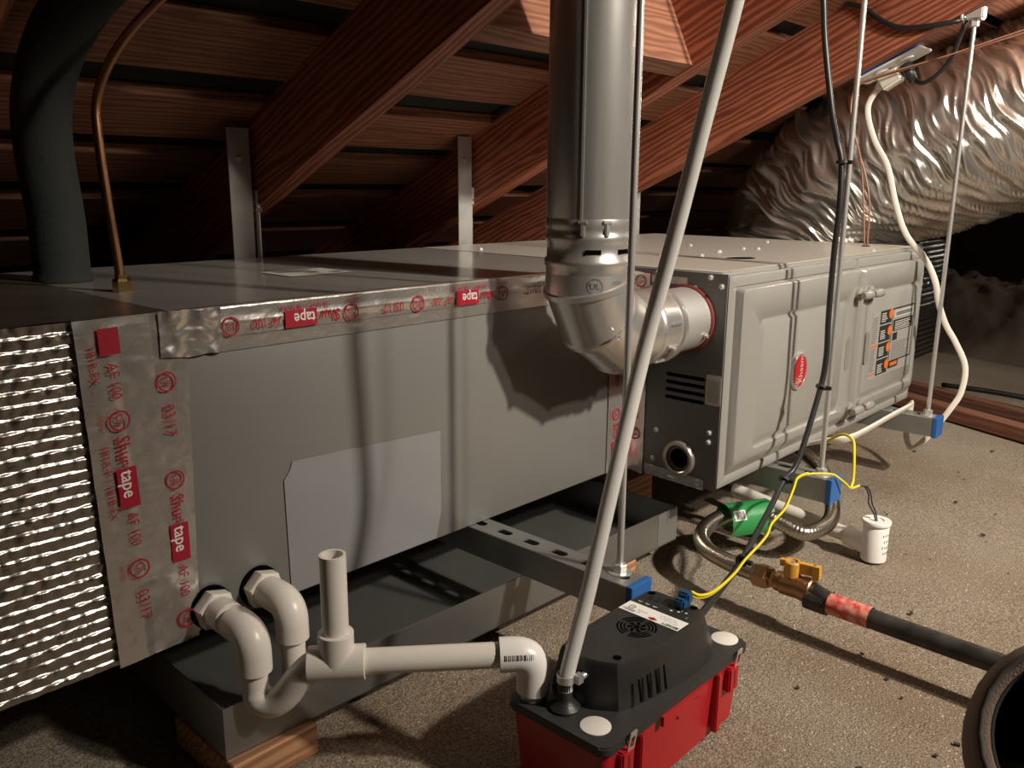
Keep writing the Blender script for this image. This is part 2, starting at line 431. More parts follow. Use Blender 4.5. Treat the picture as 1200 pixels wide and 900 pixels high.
# printed pattern of the foil tape; text runs along u, letter tops towards v
def tape_print(red, white, origin, u, v, length, s0=0.0, small=True):
    mx_ = basis(origin, u, v) @ Matrix.Diagonal((TK, TK, 1, 1)); length /= TK; s = -s0
    def at(x, y=0, z=0): return mx_ @ Matrix.Translation((x, y, z))
    def ok(a, b): return a >= 0 and b <= length
    while s < length:
        for c in (8, 128):
            if ok(s+c-8, s+c+8):
                plate(red, [circ(0, 0, .008, 18), circ(0, 0, .0066, 18)], .0002, mx_ @ Matrix.Translation(((s+c)/1000, 0, 0)))
                text(red, 'UL', .0085, at((s+c)/1000, 0), 'CENTER')
                if small: text(red, 'LISTED', .0042, at((s+c)/1000, -.0125), 'CENTER')
        if ok(s+20, s+47): text(red, 'Shur', .0145, at((s+20)/1000), bold=.012, wide=.86)
        if ok(s+45, s+76):
            rect(red, (s+45)/1000, (s+77)/1000, -.0075, .0075, mx_)
            text(white, 'tape', .0145, at((s+47)/1000, 0, .0003), bold=.012, wide=.86)
        if ok(s+81, s+115): text(red, 'AF 100', .0115, at((s+81)/1000), wide=.82)
        if small and ok(s+24, s+98): text(red, '181A-P / 181B-FX', .0082, at((s+24)/1000, -.0135), wide=.98)
        if ok(s+146, s+178): text(red, '03/17', .0125, at((s+146)/1000), wide=.9)
        s += 200

# ------------------------------------------------------------------ furnace
F = thing('furnace', 'beige grey horizontal furnace with embossed doors and a red oval badge', 'furnace', (.43, .17, ZB0))
# cabinet: top, back, bottom, far end (front closed behind the doors)
bm = bbox((XJ+.002, YF+.012, ZB0), (XF, YB, ZT0), .004, 2)
obj('cabinet', bm, M_door, F, angle=40)
# top panel with a lap seam and an oval vent hole
bm = BM(); plate(bm, [[(.004, YF+.014), (.858, YF+.014), (.858, .528), (.004, .528)], circ(.262, -.055, .03, 28, .028)], .0016, basis((0, 0, ZT0), (1, 0, 0), (0, 1, 0)))
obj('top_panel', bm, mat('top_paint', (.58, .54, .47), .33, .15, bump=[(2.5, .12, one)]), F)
bm = BM(); prism(bm, circ(.262, -.055, .03, 28, .028), .0009, basis((0, 0, ZT0-.0002), (1, 0, 0), (0, 1, 0))); obj('vent_hole', bm, M_hole, F)
bm = BM()
a = Vector((.228, .09, ZT0+.0016)); b = Vector((.186, -.168, ZT0+.0016)); d = (b-a).normalized(); n = Vector((-d.y, d.x, 0))
box(bm, (0, 0, 0), ((b-a).length, .30, .0016), basis(a, d, (-n)))
bm2 = BM(); box(bm2, (0, -.0022, -.0005), ((b-a).length, .0022, .0019), basis(a, d, -n))
bm.free(); obj('lap_seam', bm2, mat('seam', (.2, .185, .16), .5, .1), F)
bm = BM()
for x, y in ((.478, .181), (.246, .0146), (.3465, .0365), (.36, .042), (.4705, .05), (.494, .029), (.72, .123), (.19, .066), (-.02, .45), (.05, .40), (.62, -.16)):
    if x > .01: screw(bm, (x, y, ZT0+.0014), (0, 0, 1), .0042)
obj('screw', bm, mat('screw_zinc', (.75, .73, .69), .45, .4), F)['kind'] = 'stuff'
# front frame and the two embossed doors
def loopset(bm, loops, mx_):
    """loops = list of (outline, height); bridges them outside to inside and fills the last"""
    R = [[bm.verts.new(mx_ @ Vector((x, y, h))) for x, y in ol] for ol, h in loops]
    for A, B in zip(R, R[1:]):
        n = len(A)
        for i in range(n): bm.faces.new((A[i], A[(i+1) % n], B[(i+1) % n], B[i]))
    bm.faces.new(R[-1]); return bm
fm = basis((0, YF+.011, 0), (1, 0, 0), (0, 0, 1))       # plane of the front, z towards the viewer (-y)
def door(x0, x1, z0, z1, left):
    bm = BM()
    R = lambda l, r, b_, t, rad=.012: rrect(x0+l, x1-r, z0+b_, z1-t, rad)
    F_ = [(R(0, 0, 0, 0, .003), 0), (R(0, 0, 0, 0, .003), .010), (R(.003, .002, .003, .003, .004), .012)]
    if left:
        L_ = F_+[(R(.019, .004, .014, .016, .006), .0115), (R(.0205, .006, .016, .0175, .006), .009), (R(.0225, .010, .036, .0195, .008), .0235), (R(.026, .013, .041, .022, .010), .0255),
              (R(.079, .055, .052, .068, .014), .0255), (R(.0825, .059, .055, .072, .013), .0205), (R(.085, .063, .060, .0755, .012), .0205), (R(.091, .069, .067, .081, .012), .0255)]
    else:
        L_ = F_+[(R(.004, .012, .014, .016, .006), .0115), (R(.006, .0145, .016, .0175, .006), .009), (R(.012, .026, .036, .0195, .008), .0235), (R(.016, .030, .041, .022, .010), .0255),
              (R(.034, .040, .052, .062, .014), .0255), (R(.038, .044, .055, .066, .013), .0205), (R(.041, .047, .060, .0695, .012), .0205), (R(.047, .053, .067, .075, .012), .0255)]
    loopset(bm, L_, fm); bmesh.ops.recalc_face_normals(bm, faces=bm.faces[:])
    return bm
obj('burner_door', door(.003, .488, .1535, .493, True), M_door, F, angle=50)
obj('blower_door', door(.492, .861, .1535, .493, False), M_door, F, angle=50)
# latches (turn knobs) either side of the seam
for i, (x, z, s) in enumerate(((.470, .429, 1), (.522, .4285, 1), (.474, .2035, 1), (.528, .203, 1))):
    bm = BM(); y0 = YF-.0145
    lathe(bm, [(.013, 0), (.013, .006), (.008, .009), (.0078, .014)], (x, y0, z), (0, -1, 0), 16)
    tube(bm, [(x-.022, y0-.019, z), (x-.014, y0-.020, z), (x+.012, y0-.020, z), (x+.020, y0-.019, z)], [.0055, .0085, .0085, .0055], 12)
    obj('latch', bm, M_door, F, angle=45)
# finger slots
for x, z in ((.4446, .317), (.5405, .3145)):
    bm = BM(); loopset(bm, [(rrect(x-.0095, x+.0095, z-.033, z+.033, .009, 4), .0125), (rrect(x-.0095, x+.0095, z-.033, z+.033, .009, 4), .0135), (rrect(x-.0075, x+.0075, z-.031, z+.031, .007, 4), .0135), (rrect(x-.005, x+.005, z-.028, z+.028, .0045, 4), .0128)], fm @ Matrix.Translation((0, 0, .0128)))
    obj('finger_slot', bm, mat('slot_metal', (.42, .40, .36), .22, .5), F, angle=40)
# oval badge
bm = BM(); E_ = lambda a: circ(.231, .3157, .0295*a, 32, .0335*a)
loopset(bm, [(E_(1), 0), (E_(1), .004), (E_(.95), .006), (E_(.86), .006), (E_(.84), .0045)], fm @ Matrix.Translation((0, 0, .0250)))
bg = obj('badge', bm, M_zinc, F, angle=40); bg['label'] = 'chrome rimmed oval badge'
bm = BM(); prism(bm, E_(.85), .0012, fm @ Matrix.Translation((0, 0, .0292))); obj('badge_face', bm, M_badge, bg)
bm = BM(); tm = basis((.2305, YF+.011-.0308, .3157), (0, 0, 1), (-1, 0, 0))
text(bm, 'Rheem', .021, tm @ Matrix.Translation((.003, -.004, 0)), 'CENTER', bold=.01, wide=.82)
text(bm, 'R', .013, tm @ Matrix.Translation((-.0185, .008, 0)), 'CENTER')
plate(bm, [circ(-.0185, .008, .0075, 18), circ(-.0185, .008, .0065, 18)], .0002, tm)
obj('lettering', bm, mat('badge_ink', (.42, .36, .33), .4), bg)
# warning label on the blower door
lm = basis((.600, YF+.011-.0258, .2485), (1, 0, 0), (0, 0, 1))
bm = BM(); rect(bm, -.043, .197, -.004, .135, lm); lb = obj('warning_label', bm, mat('label_film', (.31, .30, .272), .3), F)
bm = BM(); up_ = lambda z: lm @ Matrix.Translation((0, 0, z))
for r_ in ((0, .062, .000, .032), (0, .062, .035, .066), (0, .062, .069, .103), (0, .062, .106, .134), (.075, .190, .084, .108)): rect(bm, *r_, up_(.0003))
plate(bm, [rrect(.066, .196, .018, .134, .004), rrect(.069, .193, .021, .131, .003)], .0002, up_(.0003))
rect(bm, .078, .105, .064, .080, up_(.0003)); prism(bm, rrect(.068, .125, .005, .021, .004), .0002, up_(.0004))
obj('dark_print', bm, M_black, lb)
bm = BM()
for z in (.010, .046, .081, .116): prism(bm, circ(.057, z+.008, .012, 14, .010), .0002, up_(.0006))
rect(bm, -.038, -.006, .062, .067, up_(.0004)); rect(bm, -.038, -.006, .004, .008, up_(.0004)); rect(bm, .078, .118, .009, .017, up_(.0008))
obj('orange_print', bm, M_orange, lb)
bm = BM()
for z0 in (.004, .040, .075, .111):
    for k in range(5): rect(bm, .006, .04-random.random()*.012, z0+.004*k, z0+.004*k+.0016, up_(.0007))
rect(bm, .081, .186, .114, .127, up_(.0005))
for k in range(5): rect(bm, .085, .18-random.random()*.03, .0865+k*.004, .088+k*.004, up_(.0007))
obj('light_print', bm, M_paper, lb)
bm = BM()
for k in range(14): rect(bm, -.038, -.010-random.random()*.008, .012+k*.0035, .0136+k*.0035, up_(.0004))
for k in range(13): rect(bm, -.038, -.010-random.random()*.008, .071+k*.0042, .0728+k*.0042, up_(.0004))
for k in range(9): rect(bm, .080, .186-random.random()*.03, .024+k*.0042, .0258+k*.0042, up_(.0004))
rect(bm, .085, .183, .116, .125, up_(.0007))
strokes(bm, .07, .007, up_(.0009) @ Matrix.Translation((.098, .1205, 0)), 5)
obj('grey_print', bm, M_greyink, lb)
# end panel (faces the coil cabinet side)
pm = basis((XJ, 0, 0), (0, -1, 0), (0, 0, 1))            # x = -world y, y = world z, z = -world x
holes = [rrect(.079, .152, z-.0032, z+.0032, .003, 3) for z in (.329, .3165, .304, .2915)]
ic = (.1122, .192)
bm = BM(); plate(bm, [[(-.52, ZB0+.001), (.1805, ZB0+.001), (.1805, ZT0-.002), (-.52, ZT0-.002)], circ(.1095, .4225, .046, 28), circ(ic[0], ic[1], .0235, 24)] + holes, .002, pm)
ep = obj('end_panel', bm, M_panel, F); ep['label'] = 'dark grey end panel'
bm = BM(); box(bm, (.075, .284, -.001), (.158, .336, -.0004), pm); obj('louver_backing', bm, M_hole, ep); bm = BM(); prism(bm, circ(ic[0], ic[1], .025, 24), .0004, pm @ Matrix.Translation((0, 0, -.001)))
obj('intake_backing', bm, M_hole, ep)
bm = BM()
lathe(bm, [(.030, .002), (.030, .005), (.0275, .009), (.0235, .010), (.0215, .008), (.0215, .002)], pm @ Vector((ic[0], ic[1], 0)), (-1, 0, 0), 32, False)
obj('intake_ring', bm, mat('ring_metal', (.42, .38, .32), .3, .7), F, angle=40)
bm = BM(); lathe(bm, [(.0205, .001), (.0205, .004), (.0168, .0045), (.0168, .001)], pm @ Vector((ic[0], ic[1], 0)), (-1, 0, 0), 32, False); obj('intake_bezel', bm, M_panel, F, angle=40)
bm = BM(); lathe(bm, [(.053, .002), (.053, .0035), (.045, .004), (.045, .002)], pm @ Vector((.1095, .4225, 0)), (-1, 0, 0), 32, False); obj('vent_collar', bm, M_panel, F, angle=40)
bm = BM(); 
for y, z in ((-.1512, .4903), (-.1711, .4776), (-.0656, .2313), (-.0615, .1813), (-.1644, .2455), (-.1639, .2299), (-.125, .4725)): screw(bm, (-.002, y, z), (-1, 0, 0), .0038)
obj('panel_screw', bm, mat('screw_zinc', (.75, .73, .69), .45, .4), F)['kind'] = 'stuff'
bm = BM(); prism(bm, rrect(.1537, .1800, .2905, .3390, .004), .0003, pm @ Matrix.Translation((0, 0, .0021))); lb = obj('spec_label', bm, M_paper, F)
bm = BM()
for k in range(8): rect(bm, .157+.0025*k, .1582+.0025*k, .295, .332-.004*random.random(), pm @ Matrix.Translation((0, 0, .0026)))
obj('small_print', bm, M_dim, lb)
bm = BM(); rect(bm, .0439, .1099, .4755, .4868, pm @ Matrix.Translation((0, 0, .0023))); lb = obj('notice_label', bm, M_paper, F)
bm = BM()
for k in range(3): strokes(bm, .052-.012*k, .0028, pm @ Matrix.Translation((.051+.006*k, .4845-.0034*k, .0026)), k)
obj('small_print', bm, M_greyink, lb)
bm = BM(); sheet(bm, 24, 5, lambda u, v: pm @ Vector((.046+.114*u, .1515+.018*v-.0035*u, .0032+.002*nz3((u*9, v*2, 0), 1.4)))); o = obj('crinkled_foil', bm, M_tape, F, smooth=True)

# ------------------------------------------------------------------ coil cabinet
K = thing('coil_cabinet', 'long grey metal coil cabinet with foil taped edges, middle of the run', 'cabinet', (-.4, .26, ZB0))
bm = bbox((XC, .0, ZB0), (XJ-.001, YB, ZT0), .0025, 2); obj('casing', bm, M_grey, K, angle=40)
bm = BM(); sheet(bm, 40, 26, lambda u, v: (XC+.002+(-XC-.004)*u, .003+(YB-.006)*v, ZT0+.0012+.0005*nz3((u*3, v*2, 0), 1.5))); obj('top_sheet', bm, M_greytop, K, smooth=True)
fo = basis((0, -.0012, 0), (1, 0, 0), (0, 0, 1))
bm = BM(); plate(bm, [[(-.6660, .1525), (-.6682, .2941), (-.6600, .3040), (-.6557, .3147), (-.4273, .3045), (-.4276, .1901), (-.437, .1525)]], .0005, fo); obj('protective_film', bm, M_film, K)
bm = BM(); rect(bm, -.512, -.408, .206, .288, basis((0, 0, ZT0+.0022), (1, 0, 0), (0, 1, 0))); lb = obj('top_label', bm, M_paper, K)
bm = BM(); lm = basis((0, 0, ZT0+.0027), (1, 0, 0), (0, 1, 0))
rect(bm, -.462, -.446, .235, .247, lm)
for k in range(6): rect(bm, -.50, -.43-.02*random.random(), .254+.005*k, .256+.005*k, lm)
for k in range(3): rect(bm, -.435, -.415, .215+.007*k, .218+.007*k, lm)
obj('small_print', bm, M_greyink, lb)
# foil tape over the front top edge (two overlapping strips)
def strip(name, parent, x0, x1, zlo, zhi, y, amp, material=M_tape, nx=80, ny=8, tilt=0):
    bm = BM()
    sheet(bm, nx, ny, lambda u, v: (x0+(x1-x0)*u, y-abs(amp*nz3((u*(x1-x0)*22, v*3, x0*7), 1.6)), zlo+(zhi-zlo)*v))
    return obj(name, bm, material, parent, smooth=True)
t1 = strip('foil_tape', K, -.735, -.004, .453, .4775, -.0016, .0010)
bm = BM()
def topfold(u, v):
    x = -.775+.771*u; k = v*5
    wob = .0012*nz3((x*30, v*3, 1), 1.4)
    if v < .72: return (x, -.0030-.0018*math.exp(-((v-.30)/.07)**2)-abs(wob), .4685+(ZT0-.4685+.0025)*v/.72)
    return (x, -.0030+(v-.72)/.28*.010, ZT0+.0027+.3*abs(wob))
sheet(bm, 130, 14, topfold); t2 = obj('foil_tape', bm, M_tape, K, smooth=True)
red = BM(); wh = BM(); tape_print(red, wh, (-.03, -.0064, .4795), (-1, 0, 0), (0, 0, -1), 740, -10, False)
mx_ = basis((-.03, -.0064, .4795), (-1, 0, 0), (0, 0, -1)) @ Matrix.Diagonal((TK, TK, 1, 1))
for s in (34, 234, 434):
    text(red, '181A-P / 181B-FX', .0070, mx_ @ Matrix.Translation((s/1000+.006, -.0102, 0)), wide=1.0)
    text(red, 'LISTED', .0042, mx_ @ Matrix.Translation((s/1000-.024, -.0108, 0)))
obj('tape_lettering', red, M_red, t2); obj('tape_lettering', wh, M_white, t2)
# crumpled corner of the tape where the cabinet meets the plenum
bm = BM()
def crumple(u, v):
    x = -.80+.066*u; z = .455+.046*v
    return (x, -.0045-.004*abs(nz3((x*40, z*40, 2), 1.6))-.003*math.sin(u*7)**2*v, z+.003*nz3((x*30, z*20, 5), 1.5))
sheet(bm, 24, 18, crumple); tc_ = obj('crumpled_tape', bm, M_tape, K, smooth=True)
# vertical tape at the furnace end (on the cabinet and turned onto the furnace's end panel)
t3 = strip('foil_tape', K, -.052, -.003, ZB0+.001, .4685, -.0018, .0008, nx=8, ny=60)
red = BM(); wh = BM(); tape_print(red, wh, (-.030, -.0034, .468), (0, 0, -1), (1, 0, 0), 312, 40); obj('tape_lettering', red, M_red, t3); obj('tape_lettering', wh, M_white, t3)
bm = BM(); sheet(bm, 8, 50, lambda u, v: pm @ Vector((.0012+.0405*u, ZB0+.002+.34*v-.004*u, .0035+.0012*nz3((u*2, v*14, 4), 1.5)))); t4 = obj('foil_tape', bm, M_tape, F, smooth=True)
red = BM(); wh = BM(); tape_print(red, wh, (-.0056, -.024, .488), (0, 0, -1), (0, -1, 0), 330, 118); obj('tape_lettering', red, mat('dark_red_ink', (.22, .01, .015), .5), t4); wh.free()

# ------------------------------------------------------------------ supply plenum in bubble foil
S = thing('supply_plenum', 'supply plenum wrapped in silver bubble foil, cut by the left edge', 'plenum', (-1.25, .26, ZB0))
bm = bbox((-1.75, .003, ZB0), (XC-.001, YB, ZT0-.002), .004, 2); obj('duct_body', bm, M_foil, S, angle=40)
bm = BM()
PX, PZ = .0165, .0120
x0, x1, z0, z1 = -1.30, -.860, ZB0-.002, ZT0+.002
NX = int((x1-x0)/PX*7); NZ = int((z1-z0)/PZ*10)
def bub(u, v):
    x = x0+(x1-.011*v-x0)*u; z = z0+(z1-z0)*v; z2 = z+.0016*nz3((x, z, 0), 14)
    row = math.floor(z2/PZ); t = z2/PZ-row; ph = (row % 2)*.5
    xs = x/PX+ph+.25*nz3((x, z, 3), 30); col = math.floor(xs); q = abs(math.sin(PI*xs))
    cell = noise.noise(Vector((col*3.17, row*5.31, .5)))
    prof = (t/.8)**.7 if t < .8 else 1-((t-.8)/.2)**1.5
    h = (.0027+.0015*cell)*prof*(.35+.65*q**.5)+.0011*nz3((x, z, 7), 140)
    return (x, -.001-max(h, 0), z)
sheet(bm, NX, NZ, bub); obj('bubble_foil', bm, M_bubble, S, smooth=True)
bm = BM(); sheet(bm, 50, 30, lambda u, v: (-1.70+(XC+.012+1.70)*u, -.0035+(YB)*v, ZT0+.0030+.0009*nz3((u*14, v*9, 2), 1.5))); obj('top_foil', bm, mat('dull_foil', (.36, .31, .26), .36, .8, var=((.2, .165, .135), 9, .25, one), bump=[(30, .4, one), (100, .2, one)]), S, smooth=True)
# foil tape bands: left band over the bubble foil's edge, right band onto the cabinet
def band(x0a, x1a, name, y, amp, dx, ph):
    bm = BM()
    def fn(u, v):
        z = ZB0-.003+(ZT0+.003-ZB0+.003)*v; x = x0a+(x1a-x0a)*u+dx*(v-.5)
        yy = y-.004*(1-u if name == 'L' else 0)*(1 if u < .5 else .4)-abs(amp*nz3((x*26, z*26, ph), 1.5))-amp*.6*abs(nz3((x*8, z*90, ph), 1))
        return (x, yy, z)
    sheet(bm, 16, 90, fn)
    return bm
ta = obj('foil_tape', band(-.876, -.803, 'L', -.0036, .0023, -.011, 3), M_tape, S, smooth=True)
tb = obj('foil_tape', band(-.822, -.783, 'R', -.0022, .0014, 0, 9), M_tape, S, smooth=True)
bm = BM(); sheet(bm, 6, 50, lambda u, v: ((-.787+.006*0)+(.0165-.0103*(1-v))*u-.0*v, -.0014-.0006*abs(nz3((u*3, v*12, 1), 1.5)), ZB0+.001+.311*v)); tcc = obj('foil_tape', bm, M_tape, S, smooth=True)
for parent, xo, s0, xs in ((ta, -.8515, -63, .012), (tb, -.7975, 112.5, .001)):
    red = BM(); wh = BM(); y = -.0108 if parent is ta else -.0064
    tape_print(red, wh, (xo, y, .494 if parent is ta else .452), Vector((xs, 0, -(ZT0-ZB0))).normalized(), (1, 0, 0), 345 if parent is ta else 303, s0, parent is ta)
    if parent is ta:
        mx_ = basis((xo, y, .494), Vector((xs, 0, -(ZT0-ZB0))), (1, 0, 0)) @ Matrix.Diagonal((TK, TK, 1, 1))
        text(red, 'AF 100', .0115, mx_ @ Matrix.Translation((.027, 0, 0)), wide=.82); rect(red, .001, .021, -.0075, .0075, mx_)
        text(red, '181B-FX', .0082, mx_ @ Matrix.Translation((.012, -.0135, 0)))
    obj('tape_lettering', red, M_red, parent); obj('tape_lettering', wh, M_white, parent)

# ------------------------------------------------------------------ return plenum beyond the furnace
Rp = thing('return_plenum', 'bubble foil plenum, shade painted into its colour, joined to the furnace far end', 'plenum', (1.2, .28, ZB0))
bm = bbox((XF+.002, .012, ZB0-.02), (1.66, YB, .478), .004, 2); obj('duct_body', bm, mat('shaded_foil', (.25, .24, .22), .3, .9, bump=[(60, .3, one)]), Rp, angle=40)  # foil body in a darkened base colour that stands for shade
x0, x1, z0, z1 = XF+.004, 1.655, ZB0-.018, .474; PZ2 = .0155
def bub2(u, v):
    x = x0+(x1-x0)*u; z = z0+(z1-z0)*v
    return (x, .010-.0045*abs(math.sin(PI*z/PZ2))**.6*(.6+.4*abs(math.sin(PI*x/.0135))), z)
bm = BM(); sheet(bm, 180, 120, bub2); obj('bubble_foil', bm, mat('shaded_bubble', (.2, .19, .175), .24, 1), Rp, smooth=True)  # same bubble foil as the supply side, its unlit look put into the colour
bm = BM(); box(bm, (1.38, .001, z0), (1.42, .004, z1)); obj('foil_tape', bm, M_tape, Rp)

# ------------------------------------------------------------------ flex duct
bm = BM()
path = spline([(1.42, .36, .44), (1.40, .32, .56), (1.38, .18, .672), (1.40, -.01, .745), (1.45, -.18, .805), (1.55, -.42, .915), (1.66, -.72, 1.06), (1.72, -1.0, 1.20)], 100)
R = frames(path); n = 140; rad = .228; rings = []; arc = 0
def ridge(v): return 1-min(1, abs(v)*2.6)
for i, p in enumerate(path):
    if i: arc += (p-path[i-1]).length
    t, a, b = R[i]; ring = []
    for k in range(n):
        th = 2*PI*k/n; c = math.cos(th); s = math.sin(th)
        q = arc+.20*s+.05*math.sin(2*th+1)+.03*noise.noise(Vector((c*2, s*2, arc*3)))
        d = .010*ridge(noise.noise(Vector((c*1.3, s*1.3, q*24))))+.0065*ridge(noise.noise(Vector((c*2.2+9, s*2.2, q*58))))+.012*noise.noise(Vector((c*2.2, s*2.2, arc*5)))
        ring.append(bm.verts.new(p+(a*c+b*s)*(rad+d)))
    rings.append(ring)
for A, B in zip(rings, rings[1:]):
    for k in range(n): bm.faces.new((A[k], A[(k+1) % n], B[(k+1) % n], B[k]))
o = obj('flex_duct', bm, M_duct, smooth=True); tag(o, 'big wrinkled silver flexible duct bending over the furnace far end', 'duct')

# ------------------------------------------------------------------ flue
fx, fy = -.254, -.109
V = thing('flue_pipe', 'round galvanised flue pipe with elbow rising from the furnace', 'pipe', (fx, fy, .42))
RF = .0565
bm = BM(); lathe(bm, [(RF*.97, .572), (RF*1.0, .578), (RF*1.0, 1.6)], (fx, fy, 0), (0, 0, 1), 48, False)
obj('pipe', bm, M_flue, V, angle=40)
bm = BM(); box(bm, (-.0015, 0, .58), (.0015, .0018, 1.4), Matrix.Translation((fx, fy, 0)) @ Matrix.Rotation(math.radians(118), 4, 'Z') @ Matrix.Translation((0, RF-.0004, 0))); obj('pipe_seam', bm, M_flue, V)
bm = BM(); lathe(bm, [(RF*.985, .508), (RF*1.0, .512), (RF*1.0, .520), (RF*1.045, .524), (RF*1.045, .530), (RF*.985, .534), (RF*.985, .552), (RF*1.02, .556), (RF*1.02, .563), (RF*.985, .566), (RF*1.01, .572), (RF*1.03, .578), (RF*1.01, .584)], (fx, fy, 0), (0, 0, 1), 48, False)
cb = obj('coupling', bm, M_flue, V, angle=50)
for ang, z in ((-150, .5715), (-118, .5715), (-65, .5715)):
    bm = BM(); mx_ = Matrix.Translation((fx, fy, z)) @ Matrix.Rotation(math.radians(ang), 4, 'Z') @ Matrix.Translation((RF*1.005, 0, 0))
    box(bm, (-.001, -.003, -.010), (.003, .003, .010), mx_); box(bm, (-.001, -.0065, .006), (.0035, .0065, .011), mx_)
    bmesh.ops.bevel(bm, geom=bm.edges[:], offset=.0012, segments=2, affect='EDGES'); obj('tab', bm, M_flue, cb, angle=40)
for ang, wd in ((-135, .010), (-85, .013)):
    bm = BM(); mx_ = Matrix.Translation((fx, fy, .5425)) @ Matrix.Rotation(math.radians(ang), 4, 'Z') @ Matrix.Translation((RF*.985, 0, 0))
    for k in range(6):
        pass
    box(bm, (-.0035, -wd, -.0028), (.0008, wd, .0028), mx_); obj('slot', bm, M_hole, cb)
# gored elbow
rb = .098; zc = .4225; cx_, cz_ = fx+rb, zc+rb
gores = [0, 15, 45, 75, 90]; ctr = []; nb = 40
def ecen(a): a = math.radians(a); return Vector((cx_-rb*math.cos(a), fy, cz_-rb*math.sin(a)))
def ring_at(bm, p, a, r, ts=1):
    a = math.radians(a); rdir = Vector((-math.cos(a), 0, -math.sin(a))); y = Vector((0, 1, 0))
    return [bm.verts.new(p+(rdir*math.cos(2*PI*k/nb)*ts+y*math.sin(2*PI*k/nb))*r) for k in range(nb)]
bm = BM(); rings = [ring_at(bm, Vector((fx, fy, .512)), 0, RF)]
ts = 1/math.cos(math.radians(15)); k15 = rb/math.cos(math.radians(15))
def mit(a): q = math.radians(a); return Vector((cx_-k15*math.cos(q), fy, cz_-k15*math.sin(q)))
for a in (15, 45, 75):
    for da, rr in ((-2.6, 1.0), (-1.8, 1.045), (1.4, 1.045), (2.2, .985)):
        q = a+da
        dpos = mit(a) + Vector((math.sin(math.radians(a)), 0, -math.cos(math.radians(a))))*(da*.0022)
        rings.append(ring_at(bm, dpos, a, RF*rr, ts))
rings.append(ring_at(bm, Vector((cx_, fy, zc)), 90, RF*.99)); rings.append(ring_at(bm, Vector((cx_+.012, fy, zc)), 90, RF*.99))
for A, B in zip(rings, rings[1:]):
    for k in range(nb): bm.faces.new((A[k], B[k], B[(k+1) % nb], A[(k+1) % nb]))
el = obj('elbow', bm, M_flue, V, angle=30)
bm = BM(); em = basis((fx-.0375, fy-RF*.83, .489), Vector((.80, -.6, 0)), (0, 0, 1))
lathe(bm, [(.0046, 0), (.0046, .0012), (.0025, .0014), (.0025, .0008), (0, .0008)], (fx-.0045, fy-RF*1.0, .4300), (-.15, -1, 0), 14); obj('rivet', bm, M_flue, el)
# embossed listing mark, wrapped on the elbow's throat
bm = BM()
for s, dz, sz in (('UL', .0, .012), ('LISTED', .004, .0055)):
    dx = -.006 if s == 'UL' else .017
    tb_ = BM(); text(tb_, s, sz, Matrix.Translation((dx, dz, 0)), 'CENTER' if s == 'UL' else 'LEFT')
    if s == 'UL': plate(tb_, [circ(dx, 0, .0105, 22), circ(dx, 0, .0097, 22)], .0002, Matrix())
    for v in tb_.verts:
        an = math.radians(-126)+v.co.x/RF; v.co = Vector((fx+math.cos(an)*(RF+.0010), fy+math.sin(an)*(RF+.0010), .4985+v.co.y))
    me = D.meshes.new('t'); tb_.to_mesh(me); tb_.free(); bm.from_mesh(me); D.meshes.remove(me)
obj('embossed_mark', bm, mat('emboss', (.40, .39, .36), .35, .9), el)
bm = BM(); h0 = cx_+.012
lathe(bm, [(RF*.99, 0), (RF*1.03, .003), (RF*1.03, .008), (RF*.985, .011), (RF*.985, .050), (RF*1.04, .053), (RF*1.04, .059), (RF*.98, .062)], (h0, fy, zc), (1, 0, 0), 40, False)
hc = obj('horizontal_collar', bm, M_flue, V, angle=40)
bm = BM()
for ang in (205, 170, 240, 130):
    bm = BM(); mx_ = Matrix.Translation((h0+.030, fy, zc)) @ Matrix.Rotation(math.radians(ang), 4, 'X') @ Matrix.Translation((0, RF*.985, 0)); box(bm, (-.013, -.001, -.0025), (.013, .003, .0025), mx_)
    bmesh.ops.bevel(bm, geom=bm.edges[:], offset=.001, segments=2, affect='EDGES'); obj('tab', bm, M_flue, hc, angle=40)
bm = BM(); lathe(bm, [(.050, h0+.058), (.050, -.004)], (0, fy, zc), (1, 0, 0), 40, False); obj('vent_stub', bm, mat('bright_galv', (.70, .69, .66), .5, .8), V, smooth=True)
bm = BM(); lathe(bm, [(.0500, -.008), (.0530, -.0075), (.0545, -.004), (.0530, -.0022)], (0, fy, zc), (1, 0, 0), 40, False); obj('gasket', bm, M_redsil, V, smooth=True)
for p_, d_, r_ in (((-.016, fy-.047, zc-.020), (0, -.92, -.38), .0042), ((h0+.030, fy-.052, zc-.026), (0, -.9, -.45), .004), ((cx_-.028, fy-.046, zc+.005), (-.3, -.95, 0), .0036)): obj('screw', (lambda b: (screw(b, p_, d_, r_), b)[1])(BM()), M_zinc, V)

# ------------------------------------------------------------------ struts, rods, posts
def strut_mesh(y0, y1):
    hw, h = .0205, .0412
    slots = []; y = -.20+.05*0
    yy = -.25
    while yy < y1-.02:
        if yy > y0+.015: slots.append(rrect(-.0065, .0065, yy-.013, yy+.013, .0062, 5))
        yy += .05
    bm = BM()
    plate(bm, [[(-hw+.001, y0), (hw-.001, y0), (hw-.001, y1), (-hw+.001, y1)]]+slots, .0025, basis((0, 0, ZB0-.0028), (1, 0, 0), (0, 1, 0)))
    b2 = BM()
    for s in (-1, 1):
        a, b_ = sorted((s*hw, s*(hw-.0025)))
        box(b2, (a, y0, ZB0-h), (b_, y1, ZB0-.0009))
        a, b_ = sorted((s*(hw-.001), s*(hw-.0095))); box(b2, (a, y0, ZB0-h), (b_, y1, ZB0-h+.0025))
    me = D.meshes.new('t'); b2.to_mesh(me); b2.free(); bm.from_mesh(me); D.meshes.remove(me)
    return bm
